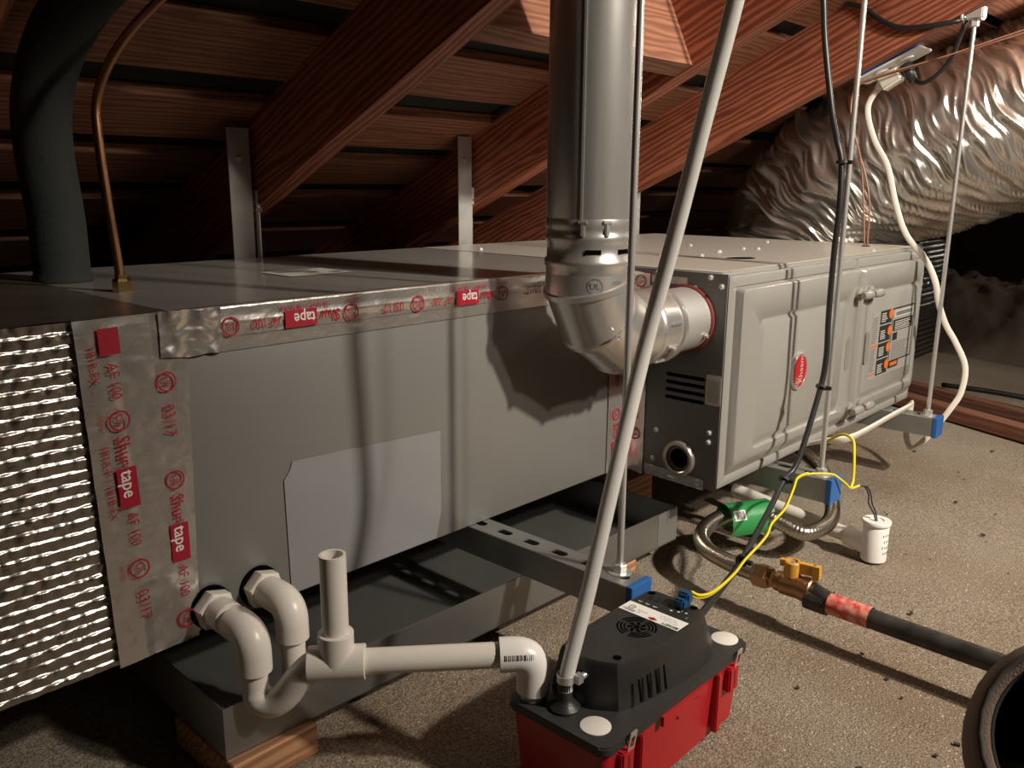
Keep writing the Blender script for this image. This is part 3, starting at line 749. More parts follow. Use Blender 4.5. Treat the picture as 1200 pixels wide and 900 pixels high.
def strut(x, y0, label):
    s = thing('strut_channel', label, 'strut', (x, .16, ZB0-.041), 'strut channels under the units')
    o = obj('channel', strut_mesh(y0, .62), M_strut); o.parent = s; o.location = (0, -.16, -(ZB0-.041))
    o2 = obj('end_cap', bbox((-.0215, y0-.006, ZB0-.043), (.0215, y0+.004, ZB0+.0008), .0015, 2), M_blue); o2.parent = s; o2.location = (0, -.16, -(ZB0-.041)); o2['label'] = 'blue plastic end cap'
    return s
strut(-.3515, -.277, 'slotted steel strut over the drip pan, blue cap beside the pump')
strut(.2030, -.288, 'steel strut under the furnace near end, yellow wire over its blue cap')
strut(.7470, -.285, 'steel strut under the furnace far end, white flat cord looped over it')
def rod(x, y, z0, z1, label, nut=True, mid=None):
    r = thing('threaded_rod', label, 'rod', (x, y, z0), 'threaded hanger rods')
    bm = BM(); prof = []
    n_ = int((z1-z0)/.0045)
    for k in range(n_): prof += [(.00465, k*.0045), (.0041, k*.0045+.00225)]
    lathe(bm, prof, (x, y, z0), (0, 0, 1), 10); obj('rod', bm, M_zinc, r, smooth=True)
    if nut:
        bm = BM(); hexnut(bm, (x, y, z0+.0035), (0, 0, 1), .0092, .010); obj('nut', bm, M_zinc, r)
        bm = BM(); lathe(bm, [(.0145, .0005), (.0150, .001), (.0150, .003), (.0085, .0035)], (x, y, z0), (0, 0, 1), 24); obj('washer', bm, M_zinc, r, angle=40)
    if mid:
        bm = BM(); hexnut(bm, (x, y, mid), (0, 0, 1), .0085, .026); hexnut(bm, (x, y, mid-.011), (0, 0, 1), .0085, .008); obj('coupling_nut', bm, M_zinc, r)
    return r
rod(-.3437, -.2429, ZB0-.002, 1.12, 'threaded rod in front of the flue, nut on the slotted strut')
rod(.2026, -.2655, ZB0-.002, 1.12, 'threaded rod with black cables tied along it, in front of the furnace')
r3 = rod(.7490, -.2630, ZB0-.002, .957, 'threaded rod before the flexible duct, clamped to the rafter above')
bm = BM(); box(bm, (.736, -.280, .946), (.764, -.248, .972)); bmesh.ops.bevel(bm, geom=bm.edges[:], offset=.003, segments=2, affect='EDGES')
tube(bm, [(.729+.009*math.cos(2*PI*k/16), -.250+.003, .952+.009*math.sin(2*PI*k/16)) for k in range(17)], .0032, 8); lathe(bm, [(.0085, -.012), (.0092, -.010), (.0092, .0), (.007, .002)], (.749, -.263, .946), (0, 0, 1), 6)
obj('rafter_clamp', bm, mat('bright_zinc', (.78, .77, .74), .4, .6), r3, angle=40)
rod(-.3480, .560, ZB0-.002, .60, 'short threaded rod beside the leftmost hanger post behind the cabinet', True, .588)
rod(.2000, .582, ZB0-.002, .605, 'short threaded rod beside the hanger post left of the flue', True, .595)
def post(x0, x1, y, z0, z1, label):
    o = thing('hanger_post', label, 'post', ((x0+x1)/2, y, z0), 'strut posts behind the units')
    bm = BM(); box(bm, (x0, y, z0), (x1, y+.0025, z1)); box(bm, (x1-.0025, y+.0024, z0), (x1, y+.04, z1))
    obj('channel', bm, M_galv, o)
    bm = BM(); screw(bm, ((x0+x1)/2, y, z1-.05), (0, -1, 0), .005); obj('bolt', bm, M_zinc, o)
    return o
post(-.4049, -.3637, .548, ZB0, .718, 'upright steel hanger post, leftmost, behind the coil cabinet')
post(.1517, .1914, .570, ZB0, .729, 'upright steel hanger post just left of the flue pipe')
post(.765, .806, .545, ZB0, .70, 'upright steel hanger post mostly hidden behind the rod right of the flue')

# ------------------------------------------------------------------ drain pan and blocks
P_ = thing('drain_pan', 'shallow grey sheet metal drip pan under the coil cabinet', 'pan', (-.39, .25, .037))
pr = Matrix.Translation((-.80, -.076, .037)) @ Matrix.Rotation(math.radians(-1.5), 4, 'Z')
bm = BM(); LX, LY, HZ, th = .825, .66, .0595, .0015
box(bm, (0, 0, 0), (LX, LY, th), pr)
obj('pan_floor', bm, M_pan, P_)
for a, b in (((0, 0, 0), (LX, th, HZ)), ((0, LY-th, 0), (LX, LY, HZ)), ((0, th, 0), (th, LY-th, HZ)), ((LX-th, th, 0), (LX, LY-th, HZ))):
    obj('pan_wall', box(BM(), a, b, pr), M_pan, P_)
bm = BM(); v_ = [pr @ Vector(p) for p in ((LX-.055, -.0004, .0035), (LX, -.0004, .0035), (LX, -.0004, HZ), (LX-.055, -.0004, HZ*.98))]; bm.faces.new([bm.verts.new(p) for p in v_]); obj('corner_fold', bm, mat('pan_fold', (.27, .27, .25), .5, .6), P_)
def block(a, b, label, ang=0):
    c = Vector(((a[0]+b[0])/2, (a[1]+b[1])/2, a[2])); h = (Vector(b)-Vector(a))
    o = obj('wood_block', bbox((-h.x/2, -h.y/2, 0), (h.x/2, h.y/2, h.z), .0015, 1), M_block); o.location = c; o.rotation_euler = (0, 0, ang)
    return tag(o, label, 'block', 'wood blocks under the pan')
block((-.800, -.090, 0), (-.697, .04, .0365), 'pale wood block under the near front corner of the drip pan')
block((-.175, -.095, 0), (-.088, .10, .0365), 'wood block under the drip pan, behind the front rod')
block((.045, .02, .0), (.125, .14, .108), 'orange wood block under the furnace, beyond the drip pan')

# ------------------------------------------------------------------ PVC drain lines
RP, RH = .0134, .0182
def pipe(pts, r, nm, par, m_=M_pvc, n=20, caps=True): return obj(nm, tube(BM(), pts, r, n, caps), m_, par, angle=40)
def bendpts(a, corner, b, r, n=10):
    a, c, b = Vector(a), Vector(corner), Vector(b); u = (a-c).normalized(); v = (b-c).normalized()
    p0 = c+u*r; p1 = c+v*r; out = [a]
    for k in range(n+1):
        t = k/n; out.append((1-t)**2*p0+2*t*(1-t)*c+t*t*p1)
    out.append(b); return out
Dn = thing('condensate_drain', 'white pipe drain with trap and open tee running to the pump', 'drain', (-.7675, 0, .1745))
bm = BM(); lathe(bm, [(.022, .004), (.0225, .006), (.0225, .018), (.021, .020)], (-.7675, 0, .1745), (0, -1, 0), 6); lathe(bm, [(.0175, .0195), (.0178, .021), (.0178, .043), (.0165, .045)], (-.7675, 0, .1745), (0, -1, 0), 24); obj('adapter', bm, M_pvc, Dn, angle=30)
bm = BM(); lathe(bm, [(.024, 0), (.024, .004)], (-.7675, 0, .1745), (0, -1, 0), 24); obj('opening_ring', bm, M_hole, Dn)
e1 = bendpts((-.7675, -.052, .1745), (-.7675, -.088, .1745), (-.7675, -.088, .134), .022)
pipe([(-.7675, -.040, .1745), (-.7675, -.056, .1745)], RP, 'pipe', Dn)
pipe(e1, RH, 'elbow', Dn)
tr = spline([(-.7675, -.088, .140), (-.7675, -.088, .112), (-.7650, -.091, .100), (-.7580, -.102, .097), (-.7500, -.114, .107), (-.7420, -.126, .126), (-.7330, -.137, .142), (-.7255, -.144, .1475)], 5)
pipe(tr, [RP if i < 6 else .0150 for i in range(len(tr))], 'trap_bend', Dn, n=22)
T0 = Vector((-.7128, -.1557, .1465)); T1 = Vector((-.5632, -.2931, .1495)); td = (T1-T0).normalized()
bm = BM(); tube(bm, [T0-td*.029, T0-td*.0285, T0+td*.0285, T0+td*.029], [RH*.97, RH, RH, RH*.97], 24); tube(bm, [T0, T0+Vector((0, 0, .034)), T0+Vector((0, 0, .0345))], [RH, RH, RH*.97], 24); obj('tee', bm, M_pvc, Dn, angle=40)
bm = BM(); a = T0+Vector((0, 0, .030)); z1 = .266-a.z
lathe(bm, [(RP, 0), (RP, z1), (RP*.79, z1), (RP*.79, .05)], a, (0, 0, 1), 28, False); obj('riser', bm, M_pvc, Dn, angle=40)
pipe([T0+td*.02, T1-td*.030], RP, 'pipe', Dn)
T2 = T1+Vector((0, 0, -.042))
pe = pipe(bendpts(T1-td*.036, T1, T2, .022), RH, 'pump_elbow', Dn, M_pvcw); pe['label'] = 'bright white pipe elbow'
bm = BM(); mx_ = basis(T1-td*.012, td, (0, 0, 1)); 
for k in range(15):
    x = -.020+k*.0021; wdt = random.choice((.0006, .0009, .0013))
    for j in range(3):
        a0 = math.radians(-72-8*j); a1 = math.radians(-80-8*j)
        q = [mx_ @ Vector((xx, -math.cos(aa+PI/2)*0+math.sin(math.radians(8+6*jj))*RH*1.012, math.cos(math.radians(8+6*jj))*RH*1.012)) for xx, aa, jj in ((x, a0, j), (x+wdt, a0, j), (x+wdt, a1, j+1), (x, a1, j+1))]
        bm.faces.new([bm.verts.new(p) for p in q])
obj('barcode', bm, M_black, pe)
pipe([T2+Vector((0, 0, .004)), T2+Vector((0, 0, -.010))], RP, 'pipe', Dn, M_pvcw)
S2 = thing('secondary_drain', 'white pipe elbow dripping into the pan, right of the trap', 'drain', (-.7077, 0, .1776))
bm = BM(); lathe(bm, [(.022, .004), (.0225, .006), (.0225, .018), (.021, .020)], (-.7077, 0, .1776), (0, -1, 0), 6); lathe(bm, [(.0175, .0195), (.0178, .021), (.0178, .032), (.0165, .034)], (-.7077, 0, .1776), (0, -1, 0), 24); obj('adapter', bm, M_pvc, S2, angle=30)
bm = BM(); lathe(bm, [(.024, 0), (.024, .004)], (-.7077, 0, .1776), (0, -1, 0), 24); obj('opening_ring', bm, M_hole, S2)
pipe(bendpts((-.7077, -.031, .1776), (-.7077, -.066, .1776), (-.7077, -.066, .138), .022), RH, 'elbow', S2)
pipe([(-.7077, -.066, .146), (-.7077, -.066, .088)], RP, 'pipe', S2)

# ------------------------------------------------------------------ condensate pump
Pu = thing('condensate_pump', 'red tank condensate pump with black cover on the floor', 'pump', (-.44, -.338, 0))
x0, x1, y0, y1, zl = -.583, -.303, -.403, -.274, .100
bm = BM()
L_ = [(rrect(x0+.010, x1-.012, y0+.008, y1-.008, .008), .004), (rrect(x0+.003, x1-.003, y0+.003, y1-.003, .010), .0885)]
pz = basis((0, 0, 0), (1, 0, 0), (0, 1, 0))
A = [bm.verts.new(pz @ Vector((x, y, L_[0][1]))) for x, y in L_[0][0]]; B = [bm.verts.new(pz @ Vector((x, y, L_[1][1]))) for x, y in L_[1][0]]
for i in range(len(A)): bm.faces.new((A[i], A[(i+1) % len(A)], B[(i+1) % len(A)], B[i]))
bm.faces.new(A[::-1]); bm.faces.new(B)
tk = obj('tank', bm, M_redplastic, Pu, angle=40)
def wallm(x): return basis((x, y0+.003, 0), (1, 0, 0), (0, 0, 1))
for x, w_ in ((-.5205, .009), (-.3690, .009)):
    b_ = BM(); box(b_, (x-w_/2, y0-.003, .012), (x+w_/2, y0+.006, .086)); bmesh.ops.bevel(b_, geom=b_.edges[:], offset=.0012, segments=2, affect='EDGES'); obj('rib', b_, M_redplastic, tk, angle=40)
for x in (-.5475, -.3375):
    b_ = BM(); box(b_, (x-.011, y0-.004, .052), (x+.009, y0+.006, .083)); bmesh.ops.bevel(b_, geom=b_.edges[:], offset=.0018, segments=2, affect='EDGES'); cl = obj('clip_pocket', b_, M_redplastic, tk, angle=40)
    b_ = BM(); box(b_, (x-.002, y0-.0043, .056), (x+.001, y0-.0035, .078)); obj('pocket_slot', b_, mat('dark_red', (.2, .008, .01), .5), tk)
b_ = BM(); prism(b_, [(-.4885, .079), (-.4815, .079), (-.478, .083), (-.414, .084), (-.409, .0805), (-.402, .0805), (-.402, .090), (-.4885, .090)], .004, basis((0, y0-.0005, 0), (1, 0, 0), (0, 0, 1))); obj('lid_catch', b_, M_redplastic, tk)
b_ = BM(); lathe(b_, [(.003, 0), (.0012, .002)], (-.447, y0+.0045, .066), (0, -1, 0), 3); obj('level_mark', b_, mat('dark_red', (.2, .008, .01), .5), tk)
# lid
b_ = BM(); q = rrect(x0-.001, x1+.001, y0-.001, y1+.001, .009, 5)
prism(b_, q, .0105, basis((0, 0, zl-.0115), (1, 0, 0), (0, 1, 0))); bmesh.ops.bevel(b_, geom=[e for e in b_.edges if abs(e.verts[0].co.z-e.verts[1].co.z) < 1e-5], offset=.002, segments=2, affect='EDGES'); obj('lid', b_, M_lid, Pu, angle=40)
# motor cover
base = [(-.5235, -.375), (-.495, -.384), (-.450, -.3915), (-.405, -.3945), (-.365, -.3905), (-.341, -.378), (-.332, -.350), (-.336, -.298), (-.350, -.287), (-.420, -.284), (-.500, -.287), (-.538, -.297), (-.5475, -.322), (-.540, -.352)]
top = [(-.5255, -.3725), (-.495, -.3785), (-.455, -.3835), (-.415, -.3845), (-.380, -.3815), (-.362, -.374), (-.3575, -.345), (-.3585, -.308), (-.366, -.301), (-.420, -.299), (-.498, -.300), (-.535, -.306), (-.5425, -.325), (-.536, -.352)]
cen = Vector((sum(p[0] for p in top)/len(top), sum(p[1] for p in top)/len(top)))
b_ = BM(); rings = []
for P0, P1, t, z, sh in ((base, top, 0, zl-.001, 1), (base, top, .06, zl+.004, 1), (base, top, .9, .1455, 1), (base, top, 1, .1505, .992), (base, top, 1, .1525, .972)):
    ring = []
    for a, b in zip(P0, P1):
        p = Vector(a).lerp(Vector(b), t); p = cen+(p-cen)*sh; ring.append(b_.verts.new((p.x, p.y, z)))
    rings.append(ring)
for A, B in zip(rings, rings[1:]):
    for i in range(len(A)): b_.faces.new((A[i], A[(i+1) % len(A)], B[(i+1) % len(A)], B[i]))
b_.faces.new(rings[-1]); bmesh.ops.recalc_face_normals(b_, faces=b_.faces[:])
cv = obj('motor_cover', b_, M_blackplastic, Pu, angle=35)
zt = .1528; tmx = basis((0, 0, zt), (1, 0, 0), (0, 1, 0))
# fan grille: dark rings with swirl vanes
fcx, fcy = -.4485, -.3425
b_ = BM()
for ri, ro in ((.0205, .0222), (.0167, .0184), (.0130, .0146)):
    for q in range(4):
        a0 = q*PI/2+.12; a1 = (q+1)*PI/2-.12; pts = [(fcx+ro*math.cos(a0+(a1-a0)*k/10), fcy+ro*math.sin(a0+(a1-a0)*k/10)) for k in range(11)]+[(fcx+ri*math.cos(a1-(a1-a0)*k/10), fcy+ri*math.sin(a1-(a1-a0)*k/10)) for k in range(11)]
        prism(b_, pts, .0002, tmx)
for k in range(7):
    a = 2*PI*k/7; pts = [(fcx+r_*math.cos(a+da), fcy+r_*math.sin(a+da)) for r_, da in ((.0042, .0), (.008, .05), (.0108, .32), (.0108, .66), (.0075, .52), (.0046, .5))]
    prism(b_, pts, .0002, tmx)
prism(b_, circ(fcx, fcy, .0032, 12), .0002, tmx)
obj('fan_grille', b_, M_hole, cv)
b_ = BM()
for x, y in ((-.5145, -.3645), (-.3665, -.3645), (-.369, -.3085), (-.527, -.316)): prism(b_, circ(x, y, .0045, 14), .0003, tmx)
obj('screw_hole', b_, M_hole, cv)
b_ = BM()
for k in range(4):
    x = -.5035+.0125*k; h0, h1 = .107, .131+.001*k
    yb = lambda z: -.384-.0035*k*.55-.0022+(z-.1)*.085
    b_.faces.new([b_.verts.new(p) for p in ((x-.002, yb(h0)-.0028, h0), (x+.002, yb(h0)-.0032, h0), (x+.0015, yb(h1)-.0010, h1), (x-.0015, yb(h1)-.0006, h1))])
sl_ = obj('side_vent', b_, M_hole, cv)
# label on the cover
b_ = BM(); rect(b_, -.4265, -.4030, -.3805, -.3015, tmx @ Matrix.Translation((0, 0, .0004))); lb = obj('pump_label', b_, M_brightpaper, cv)
b_ = BM(); lmx = basis((-.4215, -.340, zt+.0008), (0, 1, 0), (-1, 0, 0))
lmx = basis((-.4222, -.3790, zt+.0008), (0, 1, 0), (-1, 0, 0))
text(b_, 'BECKETT', .0062, lmx @ Matrix.Translation((0, .0002, 0)), bold=.03, wide=.82)
strokes(b_, .012, .004, lmx @ Matrix.Translation((.045, -.006, 0)), 3); strokes(b_, .007, .0034, lmx @ Matrix.Translation((.048, -.0015, 0)), 4)
for k in range(3): strokes(b_, .022, .002, lmx @ Matrix.Translation((.006+.002*k, -.0065-.0032*k, 0)))
plate(b_, [circ(.0665, -.008, .0042, 16), circ(.0665, -.008, .0036, 16)], .0001, lmx); text(b_, 'UL', .0042, lmx @ Matrix.Translation((.0665, -.008, 0)), 'CENTER')
for k in range(4): rect(b_, .058, .075-.004*(k % 2), .0015+.0012*k-.004, .0019+.0012*k-.004, lmx)
obj('lettering', b_, M_black, lb)
b_ = BM(); prism(b_, [(.0275, .000), (.0335, -.0035), (.0395, .000), (.0335, .0035)], .0001, lmx); obj('red_diamond', b_, M_red, lb)
# embossed terminal symbols beside the label
b_ = BM()
for y in (-.311, -.321, -.331):
    rect(b_, -.3965, -.3955, y-.003, y+.003, tmx @ Matrix.Translation((0, 0, .0004))); rect(b_, -.3985, -.3955, y-.0004, y+.0004, tmx @ Matrix.Translation((0, 0, .0004)))
for k, y in enumerate((-.350, -.358, -.366)): rect(b_, -.392+.003*k, -.3895+.003*k, y-.001, y+.002, tmx @ Matrix.Translation((0, 0, .0004)))
strokes(b_, .006, .004, basis((-.384, -.366, zt+.0004), (0, 1, 0), (-1, 0, 0)), 6); strokes(b_, .006, .004, basis((-.394, -.378, zt+.0004), (0, 1, 0), (-1, 0, 0)), 7)
obj('symbol', b_, M_cap, cv)
b_ = BM(); 
for k in range(6): rect(b_, -.3835, -.3755, -.318-.009*k, -.312-.009*k, tmx @ Matrix.Translation((0, 0, .0003)))
obj('terminal_recess', b_, mat('recess', (.008, .008, .008), .6), cv)
b_ = BM(); box(b_, (-.012, -.0065, 0), (.006, .0065, .012)); box(b_, (-.004, -.0075, .004), (.008, .0075, .018)); bmesh.ops.bevel(b_, geom=b_.edges[:], offset=.0022, segments=2, affect='EDGES')
for v in b_.verts: v.co = Matrix.Translation((-.3705, -.3535, zt)) @ v.co
obj('wire_connector', b_, M_bluecap, Pu, angle=40)
for x, y in ((-.5588, -.3724), (-.3165, -.3795)):
    b_ = BM(); lathe(b_, [(.0158, 0), (.0158, .0008), (.015, .0012), (0, .0014)], (x, y, zl-.001), (0, 0, 1), 28); obj('round_cap', b_, M_cap, Pu, angle=40)
for x in (-.5440, -.3325):
    b_ = BM(); plate(b_, [rrect(-.006, .006, -.013, .010, .002), rrect(-.0035, .0035, -.010, .004, .0015)], .0012, basis((x, y0-.0035, .0935), (1, 0, 0), (0, -.15, 1))); obj('spring_clip', b_, M_zinc, Pu)
b_ = BM(); bx, by = -.5560, -.3300
lathe(b_, [(.0165, 0), (.0165, .003), (.013, .006), (.0095, .010), (.0080, .013), (.0080, .036)], (bx, by, zl-.001), (0, 0, 1), 24); obj('hose_barb', b_, M_blackplastic, Pu, angle=35)

# discharge hose
H = thing('discharge_hose', 'clear vinyl hose leaning up from the pump barb', 'hose', (bx, by, .12))
hp = spline([(bx, by, .120), (-.5540, -.330, .1348), (-.5400, -.331, .175), (-.5234, -.332, .2216), (-.4873, -.335, .3425), (-.4470, -.338, .4703), (-.4376, -.360, .5789), (-.4340, -.382, .679), (-.4271, -.405, .7894), (-.4180, -.425, .90), (-.405, -.44, 1.05)], 8)
obj('hose', tube(BM(), hp, .0081, 18, False), M_hose, H, smooth=True)
bm = BM(); tube(bm, hp, .0056, 14, False); obj('hose_bore', bm, mat('hose_inner', (.80, .78, .72), .3, trans=.35), H, smooth=True)
bm = BM(); lathe(bm, [(.0086, 0), (.0096, .0), (.0096, .008), (.0086, .008)], (-.5552, by, .1295), (0, 0, 1), 28, False); hcl = obj('hose_clamp', bm, M_zinc, H, angle=40)
bm = BM(); tube(bm, [(-.5485, by-.010, .1335), (-.5380, by-.012, .1345)], .0036, 10); lathe(bm, [(.0048, 0), (.0048, .005)], (-.5380, by-.012, .1345), (1, -.15, .1), 6); box(bm, (-.5520, by-.0145, .1290), (-.5440, by-.0075, .1385)); obj('clamp_screw', bm, M_zinc, hcl, angle=40)

# ------------------------------------------------------------------ refrigerant lines
bm = BM(); su = spline([(-.754,.362,.4985),(-.7542,.361,.54),(-.7551,.36,.5867),(-.7631,.352,.6599),(-.7655,.335,.7195),(-.7575,.305,.7766),(-.7430,.25,.8260),(-.7290,.18,.8600),(-.71,.06,.905),(-.68,-.12,.96),(-.62,-.40,1.07)], 6)
tag(obj('suction_line', tube(bm, su, [.037, .035]+[.0338]*(len(su)-2), 24), M_foam, smooth=True), 'thick black foam covered refrigerant line standing on the cabinet top', 'pipe')
Q = thing('liquid_line', 'thin bent copper line with brass fitting on the cabinet top', 'pipe', (-.7468, .2, .5))
bm = BM(); li = spline([(-.7470, .2, .505), (-.7491, .2, .5417), (-.7542, .2, .6099), (-.7572, .2, .6757), (-.7554, .2, .7125), (-.7447, .19, .7488), (-.7264, .17, .7845), (-.6969, .15, .8213), (-.6668, .12, .8565), (-.63, .06, .895), (-.56, -.12, .97), (-.46, -.35, 1.07)], 6); obj('copper_tube', tube(bm, li, .0054, 14), M_copper, Q, smooth=True)
bm = BM(); lathe(bm, [(.0098, 0), (.0105, .001), (.0105, .013), (.0092, .016), (.0070, .0165), (.0066, .021)], (-.7465, .199, .4995), (-.03, 0, 1), 6); obj('flare_nut', bm, M_brass, Q)

# ------------------------------------------------------------------ gas line
G = thing('gas_connector', 'corrugated steel gas hose looping under the furnace to the valve', 'hose', (.15, -.2, .05))
gp = spline([(.42, -.06, .135), (.375, -.15, .125), (.330, -.225, .110), (.284, -.258, .075), (.240, -.285, .056), (.195, -.286, .050), (.113, -.252, .052), (.165, -.185, .062), (.120, -.150, .066), (.075, -.140, .066), (.020, -.150, .060), (-.020, -.183, .055), (-.036, -.225, .055), (-.046, -.262, .057), (-.052, -.290, .060)], 1)
gpt = spline([(.42, -.06, .135), (.385, -.14, .128), (.345, -.205, .112), (.305, -.242, .088), (.262, -.268, .066), (.215, -.276, .056), (.160, -.262, .056), (.155, -.215, .066), (.150, -.175, .075), (.110, -.148, .072), (.060, -.142, .068), (.015, -.152, .062), (-.018, -.182, .058), (-.036, -.225, .058), (-.046, -.262, .060), (-.052, -.290, .062)], 26)
obj('hose', tube(BM(), gpt, [.0128+.0009*math.sin(i*2*PI/3.0) for i in range(len(gpt))], 16), M_steel, G, smooth=True)
bm = BM(); gd = Vector((-.05, -1, .04)).normalized(); g0 = Vector((-.0525, -.288, .0615))
lathe(bm, [(.014, -.006), (.0185, .0), (.0185, .018), (.0165, .022), (.0125, .024), (.0125, .030)], g0, gd, 6); obj('flare_nut', bm, M_dullbrass, G)
# green tag sleeve around the hose
bm = BM()
tgd = (Vector((.172, -.188, .066))-Vector((.040, -.120, .066))).normalized(); tgo = Vector((.092, -.150, .063)); side = Vector((0, 0, 1)).cross(tgd)
def tagf(u, v):
    a = math.radians(-35+v*250); return tgo+tgd*(u*.086)+side*math.cos(a+PI)*.028+Vector((0, 0, 1))*math.sin(a)*.032
sheet(bm, 8, 26, tagf); tg = obj('green_tag', bm, M_green, G, smooth=True); tg['label'] = 'green sleeve tag with bar code'
bm = BM()
def tagp(u, v, off):
    a = math.radians(-35+v*250); return tgo+tgd*(u*.086)+side*math.cos(a+PI)*(.028+off)+Vector((0, 0, 1))*math.sin(a)*(.032+off)
sheet(bm, 3, 4, lambda u, v: tagp(.05+.27*u, .22+.13*v, .0006)); br = obj('barcode_label', bm, M_brightpaper, tg)
bm = BM()
for k in range(9):
    u0 = .08+k*.024; sheet(bm, 1, 3, lambda u, v: tagp(u0+.013*u*(1 if k % 3 else .5), .235+.10*v, .0010))
obj('bars', bm, M_black, br)
bm = BM()
for k in range(10): sheet(bm, 1, 1, lambda u, v: tagp(.05+(k % 5)*.19+.012*u, .30-.06*(k//5)+.012*v, .0006))
obj('punch_mark', bm, mat('dark_green', (.012, .10, .03), .5), tg)
GV = thing('gas_valve', 'brass gas valve with amber handle on the black pipe', 'valve', (-.055, -.34, .045))
v0 = g0+gd*.030
bm = BM(); lathe(bm, [(.0125, 0), (.015, .002), (.015, .010), (.017, .012), (.0172, .040), (.0185, .042), (.0185, .056), (.0170, .058)], v0, gd, 14); obj('valve_body', bm, M_dullbrass, GV, angle=35)
vc = v0+gd*.024+Vector((0, 0, .014))
bm = BM(); lathe(bm, [(.0115, 0), (.0120, .003), (.0120, .022), (.0105, .0235), (.0080, .0235), (.0075, .019), (0, .019)], vc, (0, 0, 1), 20)
hb = basis(vc+Vector((0, 0, .004)), gd+Vector((.16, 0, 0)), (1, .2, 0)); box(bm, (.008, -.0045, .004), (.034, .0045, .0195), hb); box(bm, (.030, -.0055, .0), (.040, .0055, .0195), hb); box(bm, (-.017, -.004, .010), (-.008, .004, .0195), hb); obj('handle', bm, M_amber, GV, angle=35)
bm = BM(); screw(bm, vc+Vector((0, 0, .0195)), (0, 0, 1), .004); obj('screw', bm, M_zinc, GV)
GP = thing('gas_pipe', 'black iron gas pipe with red label running toward the bag', 'pipe', (-.07, -.6, .04))
p0 = v0+gd*.055; p1 = Vector((-.0665, -.436, .060)); p2 = Vector((-.075, -.64, .060)); p3 = Vector((-.083, -.86, .060))
obj('pipe', tube(BM(), spline([p0, p1, p2, p3], 8), .0136, 20), M_gas, GP, smooth=True)
bm = BM(); tube(bm, [p0+gd*.0, p0+gd*.0015], .0148, 20); obj('thread_tape', bm, M_white, GP)
pd = (p2-p1).normalized(); q0 = Vector((-.0650, -.404, .060))
bm = BM(); tube(bm, [q0, q0+pd*.058], .0150, 24, False); lb = obj('red_label', bm, M_label, GP, smooth=True); lb['label'] = 'red and pale printed label'
bm = BM(); fl_ = tube(bm, [q0-pd*.034+Vector((0, 0, -.004)), q0-pd*.001+Vector((0, 0, -.004))], .0148, 16); obj('tape_flap', bm, M_gas, GP)

# ------------------------------------------------------------------ float switch
FS = thing('float_switch', 'white float switch standing on the floor with black wires', 'switch', (.263, -.345, 0))
bm = BM(); lathe(bm, [(.0195, 0), (.0212, .002), (.0212, .062), (.0200, .064), (.0200, .066)], (.263, -.345, 0), (0, 0, 1), 32); sb = obj('housing', bm, M_pvcw, FS, angle=40)
bm = BM(); lathe(bm, [(.0230, .066), (.0236, .0675), (.0236, .072), (.0228, .073), (.012, .073), (.0115, .071), (0, .071)], (.263, -.345, 0), (0, 0, 1), 32); obj('cap', bm, M_pvcw, FS, angle=40)
bm = BM(); tube(bm, [(.264, -.345, .020), (.2655, -.318, .026), (.268, -.296, .029), (.2682, -.295, .029)], [.0185, .0178, .0178, .0165], 22); obj('side_socket', bm, M_pvcw, FS, angle=40)
obj('pipe', tube(BM(), [(.268, -.302, .0285), (.305, -.10, .036), (.315, -.05, .038)], .0134, 20), M_pvc, FS, angle=40)
bm = BM()
for k, wd in enumerate((.018, .011, .014, .012)):
    tb_ = BM(); strokes(tb_, wd, .0062, Matrix.Translation((-.014+.003*(k % 2), .050-.0105*k, 0)), k)
    for v in tb_.verts:
        an = math.radians(-88)+v.co.x/.0212; v.co = Vector((.263+math.cos(an)*.0215, -.345+math.sin(an)*.0215, v.co.y))
    me = D.meshes.new('t'); tb_.to_mesh(me); tb_.free(); bm.from_mesh(me); D.meshes.remove(me)
obj('lettering', bm, M_black, sb)

# ------------------------------------------------------------------ wires and cords
def wire(name, label, cat, pts, r, m_, n=8, sub=8):
    return tag(obj(name, tube(BM(), spline(pts, sub), r, n), m_, smooth=True), label, cat)
pc = [(.172,-.20,1.07),(0.1751,-0.2051,0.9529),(0.1747,-0.2138,0.9036),(0.1763,-0.2213,0.8420),(0.1770,-0.2411,0.7410),(0.1852,-0.2499,0.6966),(0.1875,-0.2587,0.6644),(0.1841,-0.2635,0.5994),(0.1847,-0.2611,0.5194),(0.1865,-0.2608,0.4233),(0.1871,-0.2627,0.3530),(0.1753,-0.2613,0.2973),(0.1242,-0.2575,0.1908),(0.0905,-0.2523,0.1658),(0.0241,-0.2605,0.1312),(-0.0950,-0.2808,0.0937),(-0.2050,-0.3111,0.1003),(-0.2966,-0.3420,0.1186),(-0.3500,-0.3580,0.1270)]
pcord = thing('pump_cord', 'black power cord from above the furnace down to the pump', 'cord', (-.345, -.356, .123))
obj('cable', tube(BM(), spline(pc, 8), .0046, 10), M_rubber, pcord, smooth=True)
bm = BM()
for p, d in (((.1880, -.2600, .664), (.1, .1, 1)), ((.1800, -.2625, .306), (.5, 0, .8)), ((.0905, -.2523, .1658), (.7, 0, .6)), ((-.094, -.2820, .0955), (.9, .1, .1))):
    lathe(bm, [(.0090, -.0025), (.0095, -.002), (.0095, .002), (.0090, .0025)], p, d, 14); box(bm, (-.003, -.016, -.003), (.003, -.006, .003), Matrix.Translation(p))
obj('cable_tie', bm, M_rubber, pcord)
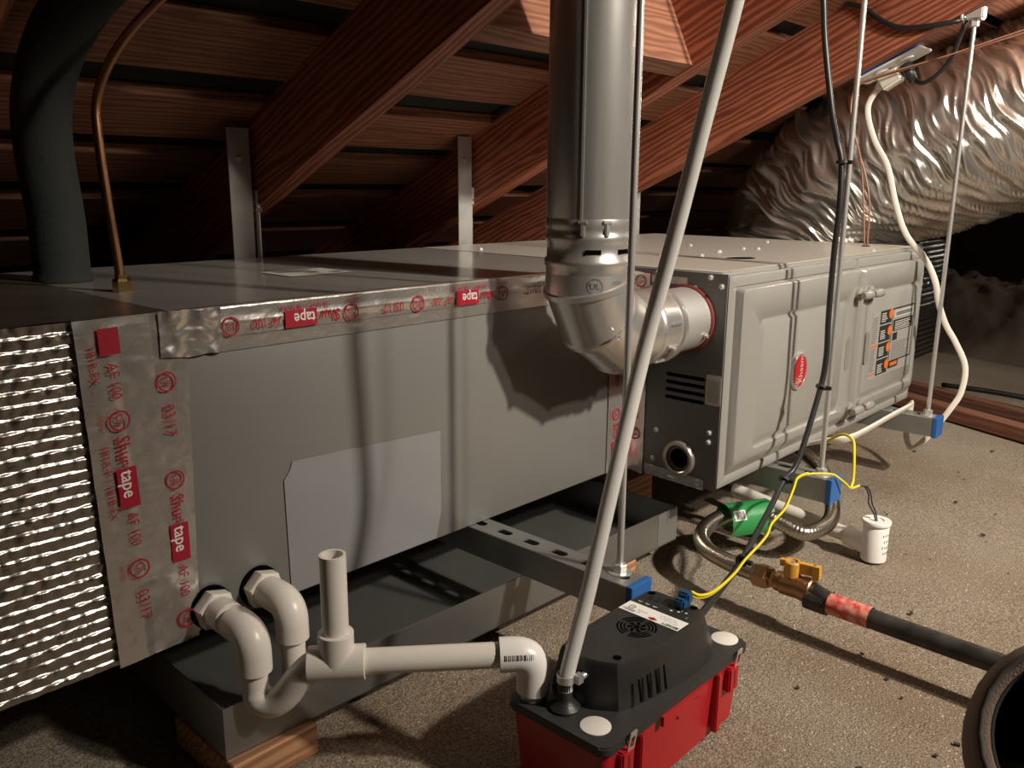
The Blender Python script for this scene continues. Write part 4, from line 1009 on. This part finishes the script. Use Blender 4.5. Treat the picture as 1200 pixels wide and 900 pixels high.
wire('black_wire', 'black cable running along the lit rafter to the strap clamp', 'cable', [(0.7050,0.0843,1.1226),(0.7050,0.0203,1.0361),(0.7050,-0.0155,1.0047),(0.7050,-0.0561,0.9896),(0.7050,-0.0936,0.9623),(0.7050,-0.1380,0.9410),(0.7050,-0.1953,0.9379),(0.7150,-0.2380,0.9419),(.735,-.248,.946)], .0050, M_rubber)
kc = thing('plugged_cord', 'short black cord looping from the clamp into the receptacle', 'cord', (.80, -.14, .87))
obj('cable', tube(BM(), spline([(.745,-.2480,.9460),(.7700,-0.2375,0.9400),(0.7900,-0.2240,0.9160),(0.8000,-0.2122,0.8861),(0.8000,-0.1906,0.8580),(0.8000,-0.1671,0.8430),(0.8000,-0.1498,0.8442),(0.7980,-0.1321,0.8643)], 8), .0046, 10), M_rubber, kc, smooth=True)
bm = BM(); tube(bm, [(.799, -.143, .846), (.797, -.131, .866), (.796, -.122, .880)], [.008, .012, .013], 14); obj('plug', bm, M_blackplastic, kc, smooth=True)
obj_y = [(-0.3640,-0.3560,0.1660),(-0.3500,-0.3600,0.1580),(-0.2971,-0.3491,0.1407),(-0.2006,-0.3236,0.1216),(-0.1173,-0.2973,0.1077),(-0.0315,-0.2834,0.1095),(0.0057,-0.2749,0.1194),(0.0499,-0.2735,0.1303),(0.0915,-0.2662,0.1502),(0.1174,-0.2603,0.1610),(0.1488,-0.2633,0.1627),(0.1701,-0.2787,0.1627),(0.1868,-0.2920,0.1600),(0.1960,-0.2990,0.1530),(0.2091,-0.3047,0.1427),(0.2242,-0.3098,0.1310),(0.2445,-0.3162,0.1319)]
sw = thing('safety_wire', 'yellow wire from the pump over the strut toward the float switch', 'wire', (-.364, -.356, .166))
bm = BM(); tube(bm, spline(obj_y, 8), .0021, 8); tube(bm, spline([Vector(p)+Vector((.001, -.002, .0032)) for p in obj_y[:11]], 8), .0019, 8); obj('strand', bm, M_yellow, sw, smooth=True)
bm = BM(); tube(bm, spline([(0.2242,-0.3098,0.1310),(0.2348,-0.3084,0.1463),(0.2476,-0.3008,0.1871),(0.2588,-0.2916,0.2054),(.275,-.265,.205),(.29,-.225,.175)], 8), .0026, 8); obj('branch_strand', bm, M_yellow, sw, smooth=True)
bm = BM(); tube(bm, spline([(0.2445,-0.3162,0.1319),(0.2541,-0.3242,0.1299),(0.2594,-0.3304,0.1194),(0.2594,-0.3352,0.1006),(0.2620,-0.3414,0.0861),(0.2612,-0.3463,0.0690)], 8), .0013, 6); tube(bm, spline([(0.2445,-0.3162,0.1319),(0.2529,-0.3234,0.1285),(0.2567,-0.3290,0.1151),(0.2554,-0.3310,0.1005),(0.2596,-0.3398,0.0832),(0.2592,-0.3442,0.0690)], 8), .0013, 6); obj('switch_lead', bm, M_rubber, FS, smooth=True)
co = thing('appliance_cord', 'white cord hanging from the receptacle and looping over the far strut', 'cord', (.80, -.08, .85))
cpts = [(0.8000,-0.0789,0.8476),(0.8000,-0.0548,0.8138),(0.7950,-0.0544,0.7814),(0.7900,-0.0766,0.7265),(0.7850,-0.1114,0.6718),(0.7800,-0.1396,0.5908),(0.7750,-0.1693,0.5285),(0.7750,-0.2152,0.4766),(0.7750,-0.2389,0.4331),(0.7850,-0.2478,0.3875),(0.8000,-0.2621,0.3414),(0.8100,-0.2842,0.3020),(0.8150,-0.3072,0.2521),(0.8100,-0.3066,0.1962),(0.8000,-0.2916,0.1572),(.7920,-.2700,.1150),(.7850,-.2500,.0800),(.7760,-.2300,.0620),(.7800,-.2150,.0850),(.785,-.2130,.120)]
obj('cable', tube(BM(), spline(cpts, 8), .0046, 12, True, (.0125, .0062, (1, .3, 0))), M_cord, co, smooth=True)
lp = [(.785,-.2130,.118),(.785,-.2135,.142),(.779,-.2150,.1570),(.7650,-.2190,.1640),(.7450,-.2245,.1670),(.7200,-.2330,.1700),(0.6684,-.24,.1742),(0.571,-.244,.1762),(0.4395,-.246,.1746),(.370,-.240,.1720),(.350,-.205,.165),(.36,-.15,.140)]
obj('flat_loop', tube(BM(), spline(lp, 8), .0046, 12, True, (.021, .0066, (.3, .85, .5))), M_cord, co, smooth=True)
bm = BM(); hp_ = basis((.801, -.088, .862), (0, -.78, .45), (1, 0, 0))
box(bm, (-.022, -.016, -.026), (.026, .016, .006), hp_); bmesh.ops.bevel(bm, geom=bm.edges[:], offset=.005, segments=3, affect='EDGES'); tube(bm, [(.80, -.076, .852), (.80, -.066, .835)], [.0075, .0052], 12); obj('plug', bm, M_cord, co, angle=50)
# receptacle on the rafter's far side
oc = thing('receptacle', 'blue outlet box with white cover plate under the lit rafter', 'receptacle', (.785, -.10, .88))
om = basis((.755, -.040, .8545), (0, -.911, .413), (1, 0, 0))     # x up-slope, y = +x, z = downward-ish
bm = BM(); box(bm, (.002, -.002, .0005), (.128, .060, .050), om); bmesh.ops.bevel(bm, geom=bm.edges[:], offset=.003, segments=2, affect='EDGES'); obj('outlet_box', bm, M_blue, oc)
bm = BM(); prism(bm, rrect(-.006, .136, -.004, .070, .004), .004, om @ Matrix.Translation((0, 0, -.004))); cp_ = obj('cover_plate', bm, M_plate, oc, angle=40)
for x in (.038, .092):
    bm = BM(); prism(bm, circ(x, .031, .017, 24, .0145), .003, om @ Matrix.Translation((0, 0, -.0065))); obj('socket_face', bm, M_plate, cp_, angle=40)
def thin(name, pts): pass
tw = thing('thermostat_wire', 'pair of thin brown wires from the furnace top past the rafter', 'wire', (.76, -.09, .5))
obj('strand', tube(BM(), spline([(0.7600,-0.0883,0.4996),(0.7600,-0.0775,0.5899),(0.7600,-0.0630,0.6808),(0.7500,-0.0487,0.7346),(0.7500,-0.0342,0.7885),(0.7560,-0.0357,0.8380),(0.7600,-0.0473,0.8483),(0.7700,-0.1135,0.8668),(0.7900,-0.2060,0.8900),(0.8200,-0.3339,0.9294),(0.8400,-0.4134,0.9508),(.87,-.6,1.0)], 8), .0018, 6), M_wire, tw, smooth=True)
obj('strand', tube(BM(), spline([(0.7650,-0.0920,0.4996),(0.7600,-0.0905,0.5901),(0.7600,-0.0750,0.6536),(0.7600,-0.0575,0.6989),(0.7500,-0.0460,0.7436),(0.7550,-0.0340,0.7888),(0.7590,-0.0370,0.8350),(0.7650,-0.0456,0.8450),(0.7750,-0.1121,0.8640),(0.7950,-0.2048,0.8880),(0.8250,-0.3331,0.9250),(0.8450,-0.4127,0.9465),(.875,-.6,.995)], 8), .0018, 6), M_wire, tw, smooth=True)
bm = BM(); lathe(bm, [(.009, 0), (.009, .0015), (.004, .002)], (.762, -.090, ZT0+.0016), (0, 0, 1), 16); obj('grommet', bm, M_rubber, tw)

# ------------------------------------------------------------------ bag at the lower right
B_ = thing('tool_bag', 'open fabric bag on the floor in the lower right corner', 'bag', (-.30, -.72, 0))
bc = Vector((-0.5063, -0.7681, 0.2409))
bax = Vector((-.80, -.06, .56)).normalized()
bm = BM(); lathe(bm, [(.0640, .004), (.0690, .012), (.0735, .010), (.078, .0), (.086, -.03), (.094, -.09), (.098, -.16), (.088, -.235), (0, -.245)], bc, bax, 40, False); obj('bag_wall', bm, M_bag, B_, smooth=True)
bm = BM(); lathe(bm, [(.0645, .006), (.063, 0), (.070, -.03), (.082, -.15), (0, -.18)], bc, bax, 40, False); obj('lining', bm, M_bagin, B_, smooth=True)
bo = bax.orthogonal().normalized(); bx_ = bax.cross(bo)
bm = BM(); tube(bm, [bc+bax*.0105+(bo*math.cos(2*PI*k/28)+bx_*math.sin(2*PI*k/28))*.0715 for k in range(29)], .0028, 8); obj('rim_piping', bm, mat('piping', (.10, .085, .07), .8), B_, smooth=True)
bm = BM(); tube(bm, [bc-bax*.035-bx_*0+Vector((-.02, .045, -.035))+(bo*math.cos(2*PI*k/20)+bx_*math.sin(2*PI*k/20))*.014 for k in range(21)], .0035, 8); obj('strap_ring', bm, mat('ring', (.25, .22, .18), .5), B_, smooth=True)
